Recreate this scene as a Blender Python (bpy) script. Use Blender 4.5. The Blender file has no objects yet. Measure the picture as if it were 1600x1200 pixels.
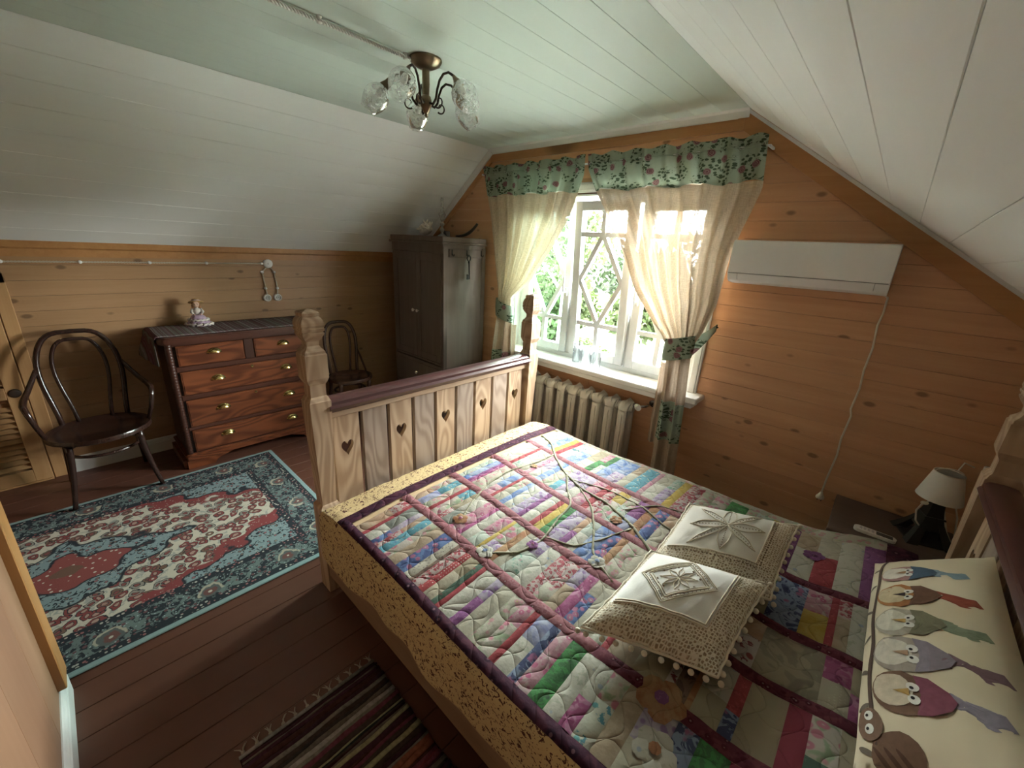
import bpy, bmesh, math, random
from mathutils import Vector, Matrix
PI = math.pi
scene = bpy.context.scene
COL = scene.collection

# ------------------------------------------------------------------ camera
cam_d = bpy.data.cameras.new('camera'); cam = bpy.data.objects.new('camera', cam_d); COL.objects.link(cam)
cam_d.sensor_width = 36.0; cam_d.lens = 14.4116; cam_d.clip_start = 0.02; cam_d.clip_end = 300
_yaw, _pitch, _roll = math.radians(41.85697), math.radians(18.45349), math.radians(3.22741)
_d = Vector((-math.sin(_yaw)*math.cos(_pitch), math.cos(_yaw)*math.cos(_pitch), -math.sin(_pitch)))
_r = Vector((math.cos(_yaw), math.sin(_yaw), 0)); _u = _r.cross(_d)
_r2 = _r*math.cos(_roll) + _u*math.sin(_roll); _u2 = -_r*math.sin(_roll) + _u*math.cos(_roll)
_m = Matrix((_r2, _u2, -_d)).transposed().to_4x4(); _m.translation = Vector((0, 0, 1.75))
cam.matrix_world = _m
scene.camera = cam

# ------------------------------------------------------------------ world: white overcast sky, exposure
world = bpy.data.worlds.new('overcast'); scene.world = world; world.use_nodes = True
_bg = world.node_tree.nodes['Background']
_bg.inputs[0].default_value = (0.95, 1.0, 0.965, 1); _bg.inputs[1].default_value = 42.0
vs = scene.view_settings
vs.view_transform = 'Standard'; vs.look = 'None'; vs.exposure = 2.0; vs.gamma = 1.0; vs.use_curve_mapping = False
scene.display_settings.display_device = 'sRGB'
scene.cycles.max_bounces = 10; scene.cycles.diffuse_bounces = 6; scene.cycles.transparent_max_bounces = 14
scene.cycles.sample_clamp_indirect = 12.0
# sky portal in the window opening (guides sky light through the glass, emits nothing itself)
_pl = bpy.data.lights.new('window_daylight_portal', 'AREA'); _pl.shape = 'RECTANGLE'; _pl.size = 1.64; _pl.size_y = 1.25
_po = bpy.data.objects.new('window_daylight_portal', _pl); COL.objects.link(_po)
_po.location = (-1.735, 3.05, 1.51); _po.rotation_euler = (-PI/2, 0, 0)
_pl.cycles.is_portal = True

# ------------------------------------------------------------------ helpers: objects
def link(o, parent=None):
    COL.objects.link(o)
    if parent is not None: o.parent = parent
    return o
def tag(o, label=None, cat=None, group=None, kind=None):
    if label: o['label'] = label
    if cat: o['category'] = cat
    if group: o['group'] = group
    if kind: o['kind'] = kind
    return o
def empty(name, loc=(0, 0, 0), rz=0.0, label=None, cat=None, group=None, kind=None):
    o = bpy.data.objects.new(name, None); o.empty_display_size = 0.1
    o.location = loc; o.rotation_euler = (0, 0, rz); link(o)
    return tag(o, label, cat, group, kind)
def lerp(a, b, t): return a + (b - a)*t
def clamp(x, a=0.0, b=1.0): return max(a, min(b, x))
def smooth(t): t = clamp(t); return t*t*(3 - 2*t)
def interp(tab, x):
    if x <= tab[0][0]: return tab[0][1]
    for (x0, y0), (x1, y1) in zip(tab, tab[1:]):
        if x <= x1: return y0 + (y1 - y0)*(x - x0)/(x1 - x0)
    return tab[-1][1]

class MB:
    """collects geometry; build() links it as ONE mesh object"""
    def __init__(s): s.v = []; s.f = []; s.mi = []; s.uv = None
    def add(s, vs, fs, mi=0):
        b = len(s.v); s.v += [tuple(p) for p in vs]; s.f += [tuple(i + b for i in f) for f in fs]; s.mi += [mi]*len(fs); return s
    def box(s, x0, x1, y0, y1, z0, z1, c=0.0, mi=0):
        if c <= 0:
            vs = [(x, y, z) for z in (z0, z1) for y in (y0, y1) for x in (x0, x1)]
            return s.add(vs, [(0, 2, 3, 1), (4, 5, 7, 6), (0, 1, 5, 4), (2, 6, 7, 3), (0, 4, 6, 2), (1, 3, 7, 5)], mi)
        c = min(c, (x1-x0)*.45, (y1-y0)*.45, (z1-z0)*.45)
        vs = []; idx = {}
        X = (x0, x1); Y = (y0, y1); Z = (z0, z1); S = (c, -c)
        for i in (0, 1):
            for j in (0, 1):
                for k in (0, 1):
                    p = (X[i], Y[j], Z[k])
                    for a in range(3):   # vertex lying on the face perpendicular to axis a
                        q = [p[0] + S[i], p[1] + S[j], p[2] + S[k]]; q[a] = p[a]
                        idx[(i, j, k, a)] = len(vs); vs.append(q)
        F = []
        for a in range(3):
            b, d = (a+1) % 3, (a+2) % 3
            for sd in (0, 1):
                q = []
                for (u, w) in ((0, 0), (1, 0), (1, 1), (0, 1)):
                    k = [0, 0, 0]; k[a] = sd; k[b] = u; k[d] = w; q.append(idx[(*k, a)])
                F.append(tuple(q if sd else q[::-1]))
        for a in range(3):               # edges parallel to axis a
            b, d = (a+1) % 3, (a+2) % 3
            for u in (0, 1):
                for w in (0, 1):
                    k0 = [0, 0, 0]; k1 = [0, 0, 0]; k0[a] = 0; k1[a] = 1; k0[b] = k1[b] = u; k0[d] = k1[d] = w
                    q = [idx[(*k0, b)], idx[(*k1, b)], idx[(*k1, d)], idx[(*k0, d)]]
                    F.append(tuple(q if (u + w) % 2 else q[::-1]))
        for i in (0, 1):
            for j in (0, 1):
                for k in (0, 1):
                    q = [idx[(i, j, k, a)] for a in range(3)]
                    F.append(tuple(q if (i + j + k) % 2 else q[::-1]))
        return s.add(vs, F, mi)
    def tube(s, pts, r, n=8, closed=False, caps=True, mi=0, flat=None):
        pts = [Vector(p) for p in pts]; m = len(pts)
        rr = r if isinstance(r, (list, tuple)) else [r]*m
        vs = []; prev = None
        for i, p in enumerate(pts):
            a = pts[(i-1) % m] if (closed or i > 0) else p
            b = pts[(i+1) % m] if (closed or i < m-1) else p
            t = (b - a).normalized() if (b - a).length > 1e-9 else Vector((0, 0, 1))
            if prev is None:
                h = Vector((0, 0, 1)) if abs(t.z) < .9 else Vector((1, 0, 0))
                nrm = t.cross(h).normalized()
            else:
                nrm = (prev - t*prev.dot(t))
                nrm = nrm.normalized() if nrm.length > 1e-6 else t.orthogonal().normalized()
            prev = nrm; bn = t.cross(nrm)
            for k in range(n):
                w = 2*PI*k/n
                vs.append(p + (nrm*math.cos(w) + bn*math.sin(w)*(flat or 1.0))*rr[i])
        F = []
        for i in range(m if closed else m-1):
            for k in range(n):
                j = (i+1) % m
                F.append((i*n+k, i*n+(k+1) % n, j*n+(k+1) % n, j*n+k))
        if caps and not closed:
            F.append(tuple(range(n))[::-1]); F.append(tuple((m-1)*n + k for k in range(n)))
        return s.add(vs, F, mi)
    def lathe(s, prof, n=20, o=(0, 0, 0), M=None, mi=0, caps=True, open_=False):
        """prof = [(r, z)...]; M optional 3x3/4x4 applied after"""
        vs = []; F = []; m = len(prof)
        for (r, z) in prof:
            for k in range(n):
                w = 2*PI*k/n; p = Vector((r*math.cos(w), r*math.sin(w), z))
                if M is not None: p = M @ p
                vs.append((p.x + o[0], p.y + o[1], p.z + o[2]))
        for i in range(m-1):
            for k in range(n):
                F.append((i*n+k, i*n+(k+1) % n, (i+1)*n+(k+1) % n, (i+1)*n+k))
        if caps and not open_:
            if prof[0][0] > 1e-5: F.append(tuple(range(n))[::-1])
            if prof[-1][0] > 1e-5: F.append(tuple((m-1)*n + k for k in range(n)))
        return s.add(vs, F, mi)
    def grid(s, fn, nu, nv, mi=0, flip=False, closed_u=False):
        vs = [fn(i/nu, j/nv) for j in range(nv+1) for i in range(nu + (0 if closed_u else 1))]
        w = nu if closed_u else nu+1; F = []
        for j in range(nv):
            for i in range(nu):
                a, b = j*w + i, j*w + (i+1) % w; q = (a, b, b + w, a + w)
                F.append(q[::-1] if flip else q)
        return s.add(vs, F, mi)
    def prism(s, poly, axis, a0, a1, mi=0):
        """poly: 2-D points; axis 0/1/2 = extrusion axis; poly coordinates are the other two axes in order"""
        n = len(poly); vs = []
        for a in (a0, a1):
            for (u, w) in poly:
                p = [0, 0, 0]; o = [i for i in range(3) if i != axis]; p[axis] = a; p[o[0]] = u; p[o[1]] = w; vs.append(p)
        F = [tuple(range(n))[::-1], tuple(range(n, 2*n))] + [(i, (i+1) % n, n + (i+1) % n, n + i) for i in range(n)]
        return s.add(vs, F, mi)
    def squares(s, prof, cx, cy, mi=0):
        """square-section loft: prof = [(z, half width)...]"""
        vs = []; F = []
        for (z, h) in prof: vs += [(cx-h, cy-h, z), (cx+h, cy-h, z), (cx+h, cy+h, z), (cx-h, cy+h, z)]
        for i in range(len(prof)-1):
            for k in range(4): F.append((i*4+k, i*4+(k+1) % 4, (i+1)*4+(k+1) % 4, (i+1)*4+k))
        F.append((3, 2, 1, 0)); b = (len(prof)-1)*4; F.append((b, b+1, b+2, b+3))
        return s.add(vs, F, mi)
    def ball(s, c, r, n=10, m=7, sc=(1, 1, 1), mi=0):
        pr = [(math.sin(PI*i/m), -math.cos(PI*i/m)) for i in range(m+1)]
        vs = []; F = []
        for (a, z) in pr:
            for k in range(n):
                w = 2*PI*k/n; vs.append((c[0]+a*math.cos(w)*r*sc[0], c[1]+a*math.sin(w)*r*sc[1], c[2]+z*r*sc[2]))
        for i in range(m):
            for k in range(n): F.append((i*n+k, i*n+(k+1) % n, (i+1)*n+(k+1) % n, (i+1)*n+k))
        return s.add(vs, F, mi)
    def mesh(s, name, mats, smooth_=False):
        me = bpy.data.meshes.new(name); me.from_pydata(s.v, [], s.f)
        for m in (mats if isinstance(mats, (list, tuple)) else [mats]): me.materials.append(m)
        if any(s.mi): me.polygons.foreach_set('material_index', s.mi)
        if smooth_ is True: me.polygons.foreach_set('use_smooth', [True]*len(me.polygons))
        me.validate(clean_customdata=False); me.update()
        bm = bmesh.new(); bm.from_mesh(me); bmesh.ops.remove_doubles(bm, verts=bm.verts, dist=1e-6); 
        bmesh.ops.recalc_face_normals(bm, faces=bm.faces)
        if isinstance(smooth_, float):
            for f in bm.faces: f.smooth = True
            for e in bm.edges:
                if len(e.link_faces) == 2 and e.calc_face_angle(0) > smooth_: e.smooth = False
        bm.to_mesh(me); bm.free()
        return me
    def build(s, name, mats, parent=None, smooth_=False, label=None, cat=None, group=None, kind=None, loc=None, rot=None):
        o = bpy.data.objects.new(name, s.mesh(name, mats, smooth_)); link(o, parent)
        if loc: o.location = loc
        if rot: o.rotation_euler = rot
        return tag(o, label, cat, group, kind)
def put(name, me, parent, loc=(0, 0, 0), rot=(0, 0, 0), scl=(1, 1, 1)):
    o = bpy.data.objects.new(name, me); link(o, parent); o.location = loc; o.rotation_euler = rot; o.scale = scl; return o
SM = 0.7   # smooth with edges sharper than 40 degrees kept

# ------------------------------------------------------------------ helpers: procedural materials
class S:
    """shader socket with arithmetic"""
    def __init__(s, nt, sock): s.nt = nt; s.k = sock
    def _m(s, op, *a, clampv=False):
        n = s.nt.nodes.new('ShaderNodeMath'); n.operation = op; n.use_clamp = clampv
        for i, x in enumerate((s,) + a):
            if isinstance(x, S): s.nt.links.new(x.k, n.inputs[i])
            else: n.inputs[i].default_value = x
        return S(s.nt, n.outputs[0])
    def __add__(s, o): return s._m('ADD', o)
    __radd__ = __add__
    def __sub__(s, o): return s._m('SUBTRACT', o)
    def __rsub__(s, o): return (s*-1.0) + o
    def __mul__(s, o): return s._m('MULTIPLY', o)
    __rmul__ = __mul__
    def __truediv__(s, o): return s._m('DIVIDE', o)
    def abs(s): return s._m('ABSOLUTE')
    def sin(s): return s._m('SINE')
    def frac(s): return s._m('FRACT')
    def floor(s): return s._m('FLOOR')
    def min(s, o): return s._m('MINIMUM', o)
    def max(s, o): return s._m('MAXIMUM', o)
    def pw(s, o): return s._m('POWER', o)
    def gt(s, o): return s._m('GREATER_THAN', o)
    def lt(s, o): return s._m('LESS_THAN', o)
    def step(s, a, b):     # smooth 0..1 between a and b
        n = s.nt.nodes.new('ShaderNodeMapRange'); n.interpolation_type = 'SMOOTHSTEP'
        s.nt.links.new(s.k, n.inputs[0]); n.inputs[1].default_value = a; n.inputs[2].default_value = b
        n.inputs[3].default_value = 0; n.inputs[4].default_value = 1
        if a > b:
            n.inputs[1].default_value = b; n.inputs[2].default_value = a; n.inputs[3].default_value = 1; n.inputs[4].default_value = 0
        return S(s.nt, n.outputs[0])
def rgba(c): return (c[0], c[1], c[2], 1.0)
def srgb(r, g, b):
    f = lambda v: (v/255/12.92) if v/255 <= 0.04045 else ((v/255 + .055)/1.055)**2.4
    return (f(r), f(g), f(b))
class Mat:
    def __init__(s, name, rough=0.5, metal=0.0, spec=0.5):
        s.m = bpy.data.materials.new(name); s.m.use_nodes = True; s.nt = s.m.node_tree
        s.b = s.nt.nodes['Principled BSDF']; s.out = s.nt.nodes['Material Output']
        s.b.inputs['Roughness'].default_value = rough; s.b.inputs['Metallic'].default_value = metal
        s.b.inputs['Specular IOR Level'].default_value = spec
        s._tc = None
    def n(s, t): return s.nt.nodes.new(t)
    def w(s, a, b):
        if isinstance(a, S): a = a.k
        s.nt.links.new(a, b)
    def coord(s, kind='Object'):
        if s._tc is None: s._tc = s.n('ShaderNodeTexCoord')
        return s._tc.outputs[kind]
    def pos(s): return s.n('ShaderNodeNewGeometry').outputs['Position']
    def rnd(s): return S(s.nt, s.n('ShaderNodeObjectInfo').outputs['Random'])
    def xyz(s, vec):
        n = s.n('ShaderNodeSeparateXYZ'); s.w(vec, n.inputs[0]); return [S(s.nt, o) for o in n.outputs]
    def vec(s, x, y, z):
        n = s.n('ShaderNodeCombineXYZ')
        for i, a in enumerate((x, y, z)):
            if isinstance(a, S): s.w(a, n.inputs[i])
            else: n.inputs[i].default_value = a
        return n.outputs[0]
    def mapv(s, vec, scale=(1, 1, 1), loc=(0, 0, 0), rot=(0, 0, 0)):
        n = s.n('ShaderNodeMapping'); s.w(vec, n.inputs[0]); n.inputs[1].default_value = loc; n.inputs[2].default_value = rot; n.inputs[3].default_value = scale
        return n.outputs[0]
    def noise(s, vec, scale=5, detail=3, rough=.5, dist=0, out=0):
        n = s.n('ShaderNodeTexNoise'); s.w(vec, n.inputs['Vector']); n.inputs['Scale'].default_value = scale
        n.inputs['Detail'].default_value = detail; n.inputs['Roughness'].default_value = rough; n.inputs['Distortion'].default_value = dist
        return S(s.nt, n.outputs[out])
    def voro(s, vec, scale=5, rand=1.0, feature='F1', out='Distance', dims='3D'):
        n = s.n('ShaderNodeTexVoronoi'); n.voronoi_dimensions = dims; n.feature = feature; s.w(vec, n.inputs['Vector']); n.inputs['Scale'].default_value = scale
        n.inputs['Randomness'].default_value = rand
        return S(s.nt, n.outputs[out])
    def val(s, sock):   # colour output to grey
        n = s.n('ShaderNodeSeparateColor'); s.w(sock, n.inputs[0]); return S(s.nt, n.outputs[0])
    def mix(s, fac, a, b):
        n = s.n('ShaderNodeMix'); n.data_type = 'RGBA'
        if isinstance(fac, S): s.w(fac, n.inputs[0])
        else: n.inputs[0].default_value = fac
        for x, i in ((a, 6), (b, 7)):
            if isinstance(x, S): s.w(x, n.inputs[i])
            elif isinstance(x, tuple): n.inputs[i].default_value = rgba(x)
            else: s.w(x, n.inputs[i])
        return S(s.nt, n.outputs[2])
    def ramp(s, fac, stops):
        n = s.n('ShaderNodeValToRGB'); s.w(fac, n.inputs[0]); cr = n.color_ramp
        while len(cr.elements) < len(stops): cr.elements.new(0.5)
        for e, (p, c) in zip(cr.elements, stops): e.position = p; e.color = rgba(c)
        return S(s.nt, n.outputs[0])
    def color(s, c):
        if isinstance(c, tuple): s.b.inputs['Base Color'].default_value = rgba(c)
        else: s.w(c, s.b.inputs['Base Color'])
        return s
    def rough(s, k): s.w(k, s.b.inputs['Roughness']); return s
    def bump(s, h, strength=.3, dist=.002):
        n = s.n('ShaderNodeBump'); s.w(h, n.inputs['Height']); n.inputs['Strength'].default_value = strength; n.inputs['Distance'].default_value = dist
        s.w(n.outputs[0], s.b.inputs['Normal']); return s
    def surface(s, sh): s.nt.links.new(sh, s.out.inputs[0]); return s
def plain(name, c, rough=.5, metal=0.0, spec=.5, var=.06, scale=40):
    m = Mat(name, rough, metal, spec); k = m.noise(m.coord(), scale, 3)
    m.color(m.mix(k, tuple(x*(1-var*2) for x in c), tuple(min(1, x*(1+var*2)) for x in c)))
    return m.m
def wood(name, light, dark, axis=0, rough=.45, knots=0.0, fine=22.0, stretch=.06, var=.25, bump=.15, spec=.4, contrast=1.0, rings=0.0):
    """grain along the object axis; each object gets its own offset"""
    m = Mat(name, rough, 0, spec); x = m.xyz(m.coord()); r = m.rnd()
    o = [x[i] + r*(13.7 + 5*i) for i in range(3)]
    a = [o[i]*(stretch if i == axis else 1.0) for i in range(3)]
    v = m.vec(*a)
    warp = m.noise(v, 3.0, 2)
    g = m.noise(m.vec(*[(a[i] + warp*.05) for i in range(3)]), fine, 5, .62, .6)
    if rings > 0:
        rn_ = m.noise(m.vec(*[(o[i]*(.22 if i == axis else 1.0)) for i in range(3)]), 7.0, 1, .4, .3)
        g = g*.55 + ((rn_*rings).sin()*.5 + .5)*.45
    g = (g - .5)*1.9*contrast + .5
    big = m.noise(m.vec(*[o[i]*(.35 if i == axis else 1.5) for i in range(3)]), 2.2, 2)
    c = m.mix(g._m('ADD', 0.0, clampv=True), dark, light)
    c = m.mix((big*.8)*var*2, c, tuple(q*.55 for q in dark))
    tint = m.mix(r, tuple(1 - var*.55 for _ in range(3)), (1.0, 1.0, 1.0))
    mm = m.n('ShaderNodeMix'); mm.data_type = 'RGBA'; mm.blend_type = 'MULTIPLY'; mm.inputs[0].default_value = 1.0
    m.w(c, mm.inputs[6]); m.w(tint, mm.inputs[7]); c = S(m.nt, mm.outputs[2])
    if knots > 0:
        kv = m.vec(*[o[i]*(.55 if i == axis else 1.0) for i in range(3)])
        d = m.voro(kv, knots, 1.0); k = d.step(.17, .08)
        c = m.mix(k*.75, c, tuple(q*.28 for q in dark))
        ring = (d*60).sin()*d.step(.42, .1)
        c = m.mix(ring*.12, c, tuple(q*.6 for q in dark))
    m.color(c); m.bump(g, bump, .001)
    return m.m
# ================================================================== room geometry (metres; x along the gable wall, y towards it)
XL, XR, YB, YP, YF = -4.13, 0.60, 2.84, -0.29, -2.2     # left knee wall, right knee wall, gable wall, partition, far end of the alcove
ZK, ZC, XA, XC, ZKR = 1.606, 2.553, -2.95, -0.86, 1.535
WX0, WX1, WZ0, WZ1 = -2.56, -0.91, 0.86, 2.15           # window opening
SLL = (ZC-ZK)/(XA-XL); SLR = (ZC-ZKR)/(XR-XC)
PITCH = 0.0985

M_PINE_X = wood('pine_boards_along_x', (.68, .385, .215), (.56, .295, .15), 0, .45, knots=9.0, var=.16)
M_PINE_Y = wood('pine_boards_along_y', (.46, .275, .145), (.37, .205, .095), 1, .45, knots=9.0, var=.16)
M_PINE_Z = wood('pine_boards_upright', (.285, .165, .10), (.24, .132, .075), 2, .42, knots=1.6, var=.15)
M_PINE_TRIM = wood('pine_trim', (.56, .29, .11), (.44, .20, .07), 0, .4, knots=1.5, var=.2)
M_PINE_TRIMZ = wood('pine_trim_upright', (.42, .215, .08), (.35, .16, .05), 2, .4, knots=.8, var=.2)
def white_paint(name, c, rough=.5, axis=1):
    m = Mat(name, rough, 0, .25); x = m.xyz(m.coord()); r = m.rnd()
    v = m.vec(*[(x[i] + r*7)*(.08 if i == axis else 1) for i in range(3)])
    g = m.noise(v, 30, 4); b = m.noise(m.coord(), 1.3, 2)
    m.color(m.mix(g*.35 + b*.15, c, tuple(q*.90 for q in c))); m.bump(g, .08, .0008); return m.m
M_CEIL = white_paint('white_painted_boards', (.89, .91, .885), .55); M_CEIL2 = white_paint('white_boards_toned_for_light', (.63, .715, .65), .55)  # same white paint: slopes lightened, flat strip darkened and greened to imitate the light
M_WHITE = white_paint('white_gloss_paint', (.70, .705, .69), .35, 0)
M_UPVC = plain('white_plastic_frame', (.58, .605, .61), .35, var=.015)
M_BACK = plain('dark_joint', (.055, .034, .02), .9); M_JOINT = plain('pine_joint', (.16, .085, .04), .9)
M_SHELL = plain('ceiling_joint_grey', (.42, .42, .40), .9)
def floor_paint():
    m = Mat('brown_floor_paint', .38); x = m.xyz(m.pos()); r = m.rnd()
    n = m.noise(m.vec(x[0]*1, x[1]*.12, x[2]), 28, 4); b = m.noise(m.pos(), 2.2, 3)
    c = m.mix(n*.5 + r*.4, (.085, .031, .020), (.120, .047, .031))
    m.color(m.mix(b.step(.35, .75)*.35, c, (.140, .060, .041))); m.rough(b*.25 + .26); m.bump(n, .1, .001); return m.m
M_FLOOR = floor_paint()

# ---- floor
fl = MB().box(XL-.1, XR+.1, YF-.1, YB+.1, -.10, -.0205).build('floor', M_BACK, kind='structure')
tag(fl, 'brown painted plank floor of the attic bedroom', 'floor')
_pw = .1335; _me = MB().box(0, _pw-.0025, YF, YB+.03, -.020, 0, .0015).mesh('floor_plank', M_FLOOR)
k = 0
while XL + k*_pw < XR: put('plank', _me, fl, (XL + k*_pw, 0, 0)); k += 1

# ---- walls with horizontal boards
wb = MB()
for (x0, x1, z0, z1) in ((XL-.1, WX0, -.05, 2.9), (WX1, XR+.1, -.05, 2.9), (WX0, WX1, -.05, WZ0), (WX0, WX1, WZ1, 2.9)):
    wb.box(x0, x1, YB+.017, YB+.17, z0, z1)
wall_back = wb.build('wall_back', M_JOINT, kind='structure'); tag(wall_back, 'pine boarded gable wall around the window', 'wall')
def left_x(z): return XL if z <= ZK else XL + (z - ZK)/SLL
def right_x(z): return XR if z <= ZKR else XR - (z - ZKR)/SLR
random.seed(4)
z = 0.0
while z < ZC:
    z1 = min(z + PITCH, ZC + .02); a, b = left_x(z) - .03, right_x(z) + .03; segs = [(a, b)]
    if z1 > WZ0 + .01 and z < WZ1 - .01: segs = [(a, WX0), (WX1, b)]
    elif b - a > 2.5 and random.random() < .35:
        c = a + (b - a)*random.uniform(.3, .7); segs = [(a, c - .001), (c + .001, b)]
    for (p, q) in segs:
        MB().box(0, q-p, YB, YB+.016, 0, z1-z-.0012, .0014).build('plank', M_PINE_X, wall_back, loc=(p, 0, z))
    z += PITCH
wall_left = MB().box(XL-.12, XL-.017, YF-.1, YB+.15, -.05, ZK+.1).build('wall_left', M_JOINT, kind='structure')
tag(wall_left, 'low pine boarded knee wall behind the chest of drawers', 'wall')
z = 0.0
while z < ZK:
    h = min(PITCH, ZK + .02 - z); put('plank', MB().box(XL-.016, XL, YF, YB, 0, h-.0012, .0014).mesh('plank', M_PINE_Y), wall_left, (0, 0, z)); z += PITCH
wall_right = MB().box(XR+.017, XR+.12, YP-.1, YB+.15, -.05, ZKR+.1).build('wall_right', M_BACK, kind='structure')
tag(wall_right, 'low pine boarded knee wall behind the headboard', 'wall')
z = 0.0
while z < ZKR:
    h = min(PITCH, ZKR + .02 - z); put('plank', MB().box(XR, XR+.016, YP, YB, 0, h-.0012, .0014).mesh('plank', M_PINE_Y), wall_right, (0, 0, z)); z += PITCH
# partition beside the doorway: upright boards, corner batten, skirting
PX = -1.97
wall_front = MB().box(PX+.02, XR+.1, YF-.1, YP-.017, -.05, ZC+.05).build('wall_front', M_BACK, kind='structure')
tag(wall_front, 'pale upright pine partition at the corner nearest the camera', 'wall')
_me = MB().box(0, .292, YP-.016, YP, 0, ZC, .001).mesh('plank', M_PINE_Z)
for k in range(9): put('plank', _me, wall_front, (PX + .012 + k*.2935, 0, 0))
_me = MB().box(PX, PX+.018, 0, .20, 0, ZC, .001).mesh('plank', M_PINE_Z)
for k in range(10): put('plank', _me, wall_front, (0, YP - .212 - k*.2015, 0))
MB().box(PX-.012, PX+.105, YP-.03, YP+.024, .128, ZC, .003).build('trim_1', M_PINE_TRIMZ, kind='structure', label='orange pine corner batten on the pale partition', cat='trim')
wall_end = MB().box(XL-.1, PX+.1, YF-.12, YF, -.05, ZC+.05).build('wall_end', M_PINE_X, kind='structure'); tag(wall_end, 'far end wall of the alcove', 'wall')
def skirting(name, pts_len, loc, rz, label):
    h = .118; prof = [(0, 0), (-.018, 0), (-.018, h-.035), (-.0145, h-.030), (-.0145, h-.022), (-.010, h-.016), (-.008, h-.006), (-.004, h), (0, h)]
    m = MB(); m.prism(prof, 0, 0, pts_len)      # poly = (y, z)
    return m.build(name, M_WHITE, kind='structure', label=label, cat='baseboard', loc=loc, rot=(0, 0, rz))
skirting('baseboard_front', XR - PX + .02, (XR, YP, 0), PI, 'white moulded skirting along the partition')
skirting('baseboard_left', YB + .19, (XL, -.19, 0), PI/2, 'white skirting along the low knee wall').rotation_euler = (0, 0, PI/2)
bpy.data.objects['baseboard_left'].location = (XL, -.19, 0); bpy.data.objects['baseboard_left'].scale = (1, 1, 1)
skirting('baseboard_right', YB - YP, (XR, YB, 0), -PI/2, 'white skirting along the knee wall behind the headboard')
skirting('baseboard_back', XR - XL, (XL, YB, 0), 0, 'white skirting along the gable wall')

# ---- ceilings: flat strip and two slopes, painted boards
def boarded(name, p0, p1, label, pitch, bm=None):
    """p0, p1 = (x, z) of the lower and upper edge as seen in section; boards run along y"""
    dx, dz = p1[0]-p0[0], p1[1]-p0[1]; L = math.hypot(dx, dz); ang = -math.atan2(dz, dx)
    sh = MB().box(-.15, L+.15, YF-.15, YB+.3, .0125, .10).build(name, M_SHELL, kind='structure', label=label, cat='ceiling', loc=(p0[0], 0, p0[1]), rot=(0, ang, 0))
    n = max(1, round(L/pitch)); w = L/n; ym = .15
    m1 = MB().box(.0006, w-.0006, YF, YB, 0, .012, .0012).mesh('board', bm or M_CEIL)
    for k in range(n): put('board', m1, sh, (k*w, 0, 0))
    return sh
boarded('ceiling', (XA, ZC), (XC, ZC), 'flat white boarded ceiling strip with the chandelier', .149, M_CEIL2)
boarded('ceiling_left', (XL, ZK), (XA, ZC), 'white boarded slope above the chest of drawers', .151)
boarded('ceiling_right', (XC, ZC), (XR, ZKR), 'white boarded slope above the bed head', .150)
def diag(name, poly, y0, y1, mat, label): MB().prism(poly, 1, y0, y1).build(name, mat, kind='structure', label=label, cat='trim')
def band(p0, p1, off0, off1):
    """strip parallel to the section line p0-p1, between two offsets below it"""
    v = Vector((p1[0]-p0[0], p1[1]-p0[1])).normalized(); n = Vector((v.y, -v.x)); n = n if n.y < 0 else -n
    return [(p0[0]+n.x*off0, p0[1]+n.y*off0), (p1[0]+n.x*off0, p1[1]+n.y*off0), (p1[0]+n.x*off1, p1[1]+n.y*off1), (p0[0]+n.x*off1, p0[1]+n.y*off1)]
diag('trim_2', band((XC-.02, ZC+.012), (XR, ZKR-.003), .012, .095), YB-.016, YB, M_PINE_TRIM, 'sloping pine batten under the right-hand ceiling slope')
diag('trim_3', band((XA+.02, ZC), (XC-.02, ZC), .045, .105), YB-.018, YB, M_PINE_TRIM, 'horizontal pine batten above the curtains')
diag('trim_4', band((XL, ZK), (XA, ZC), .04, .10), YB-.016, YB, M_PINE_TRIM, 'sloping pine batten above the wardrobe')
m = MB(); m.prism([(YB-.045, ZC), (YB-.03, ZC-.012), (YB-.02, ZC-.035), (YB-.012, ZC-.05), (YB, ZC-.05), (YB, ZC)], 0, XA, XC)
m.build('trim_5', M_WHITE, kind='structure', label='white cornice moulding above the curtains', cat='trim')
diag('trim_6', band((XL, ZK), (XA+.01, ZC), 0, .055), YB-.03, YB, M_WHITE, 'white cornice moulding down the slope behind the wardrobe')
diag('trim_7', band((XC-.02, ZC+.01), (XR, ZKR), 0, .016), YB-.022, YB, M_WHITE, 'thin white bead down the right-hand slope')
m = MB(); m.prism([(XL, ZK-.078), (XL+.014, ZK-.078), (XL+.014, ZK-.03), (XL+.026, ZK-.02), (XL+.030, ZK+.02), (XL, ZK+.01)], 1, YF, YB)
m.build('trim_8', M_PINE_TRIM, kind='structure', label='pine cornice along the top of the knee wall', cat='trim')

# ---- low louvred door in the knee wall
M_DOOR = wood('pale_pine_door', (.60, .36, .17), (.47, .25, .10), 2, .5, knots=1.2, var=.2)
M_DOORY = wood('pale_pine_slats', (.60, .36, .17), (.45, .24, .10), 1, .5, knots=1.2, var=.3)
dr = empty('door_1', (XL, 0, 0), kind='structure', label='low louvred pine door behind the armchair', cat='door')
y1, y0, zt = -.285, -.93, 1.36
MB().box(.0, .030, y1-.085, y1, .012, zt, .003).build('stile', M_DOOR, dr)
MB().box(.0, .030, y0, y0+.085, .012, zt, .003).build('stile', M_DOOR, dr)
for (a, b) in ((.012, .10), (.62, .70), (zt-.09, zt)): MB().box(.0, .030, y0+.085, y1-.085, a, b, .003).build('rail', M_DOORY, dr)
sl = MB().prism([(.002, .0), (.026, -.022), (.030, -.016), (.006, .006)], 1, y0+.086, y1-.086).mesh('slat', M_DOORY)
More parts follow.
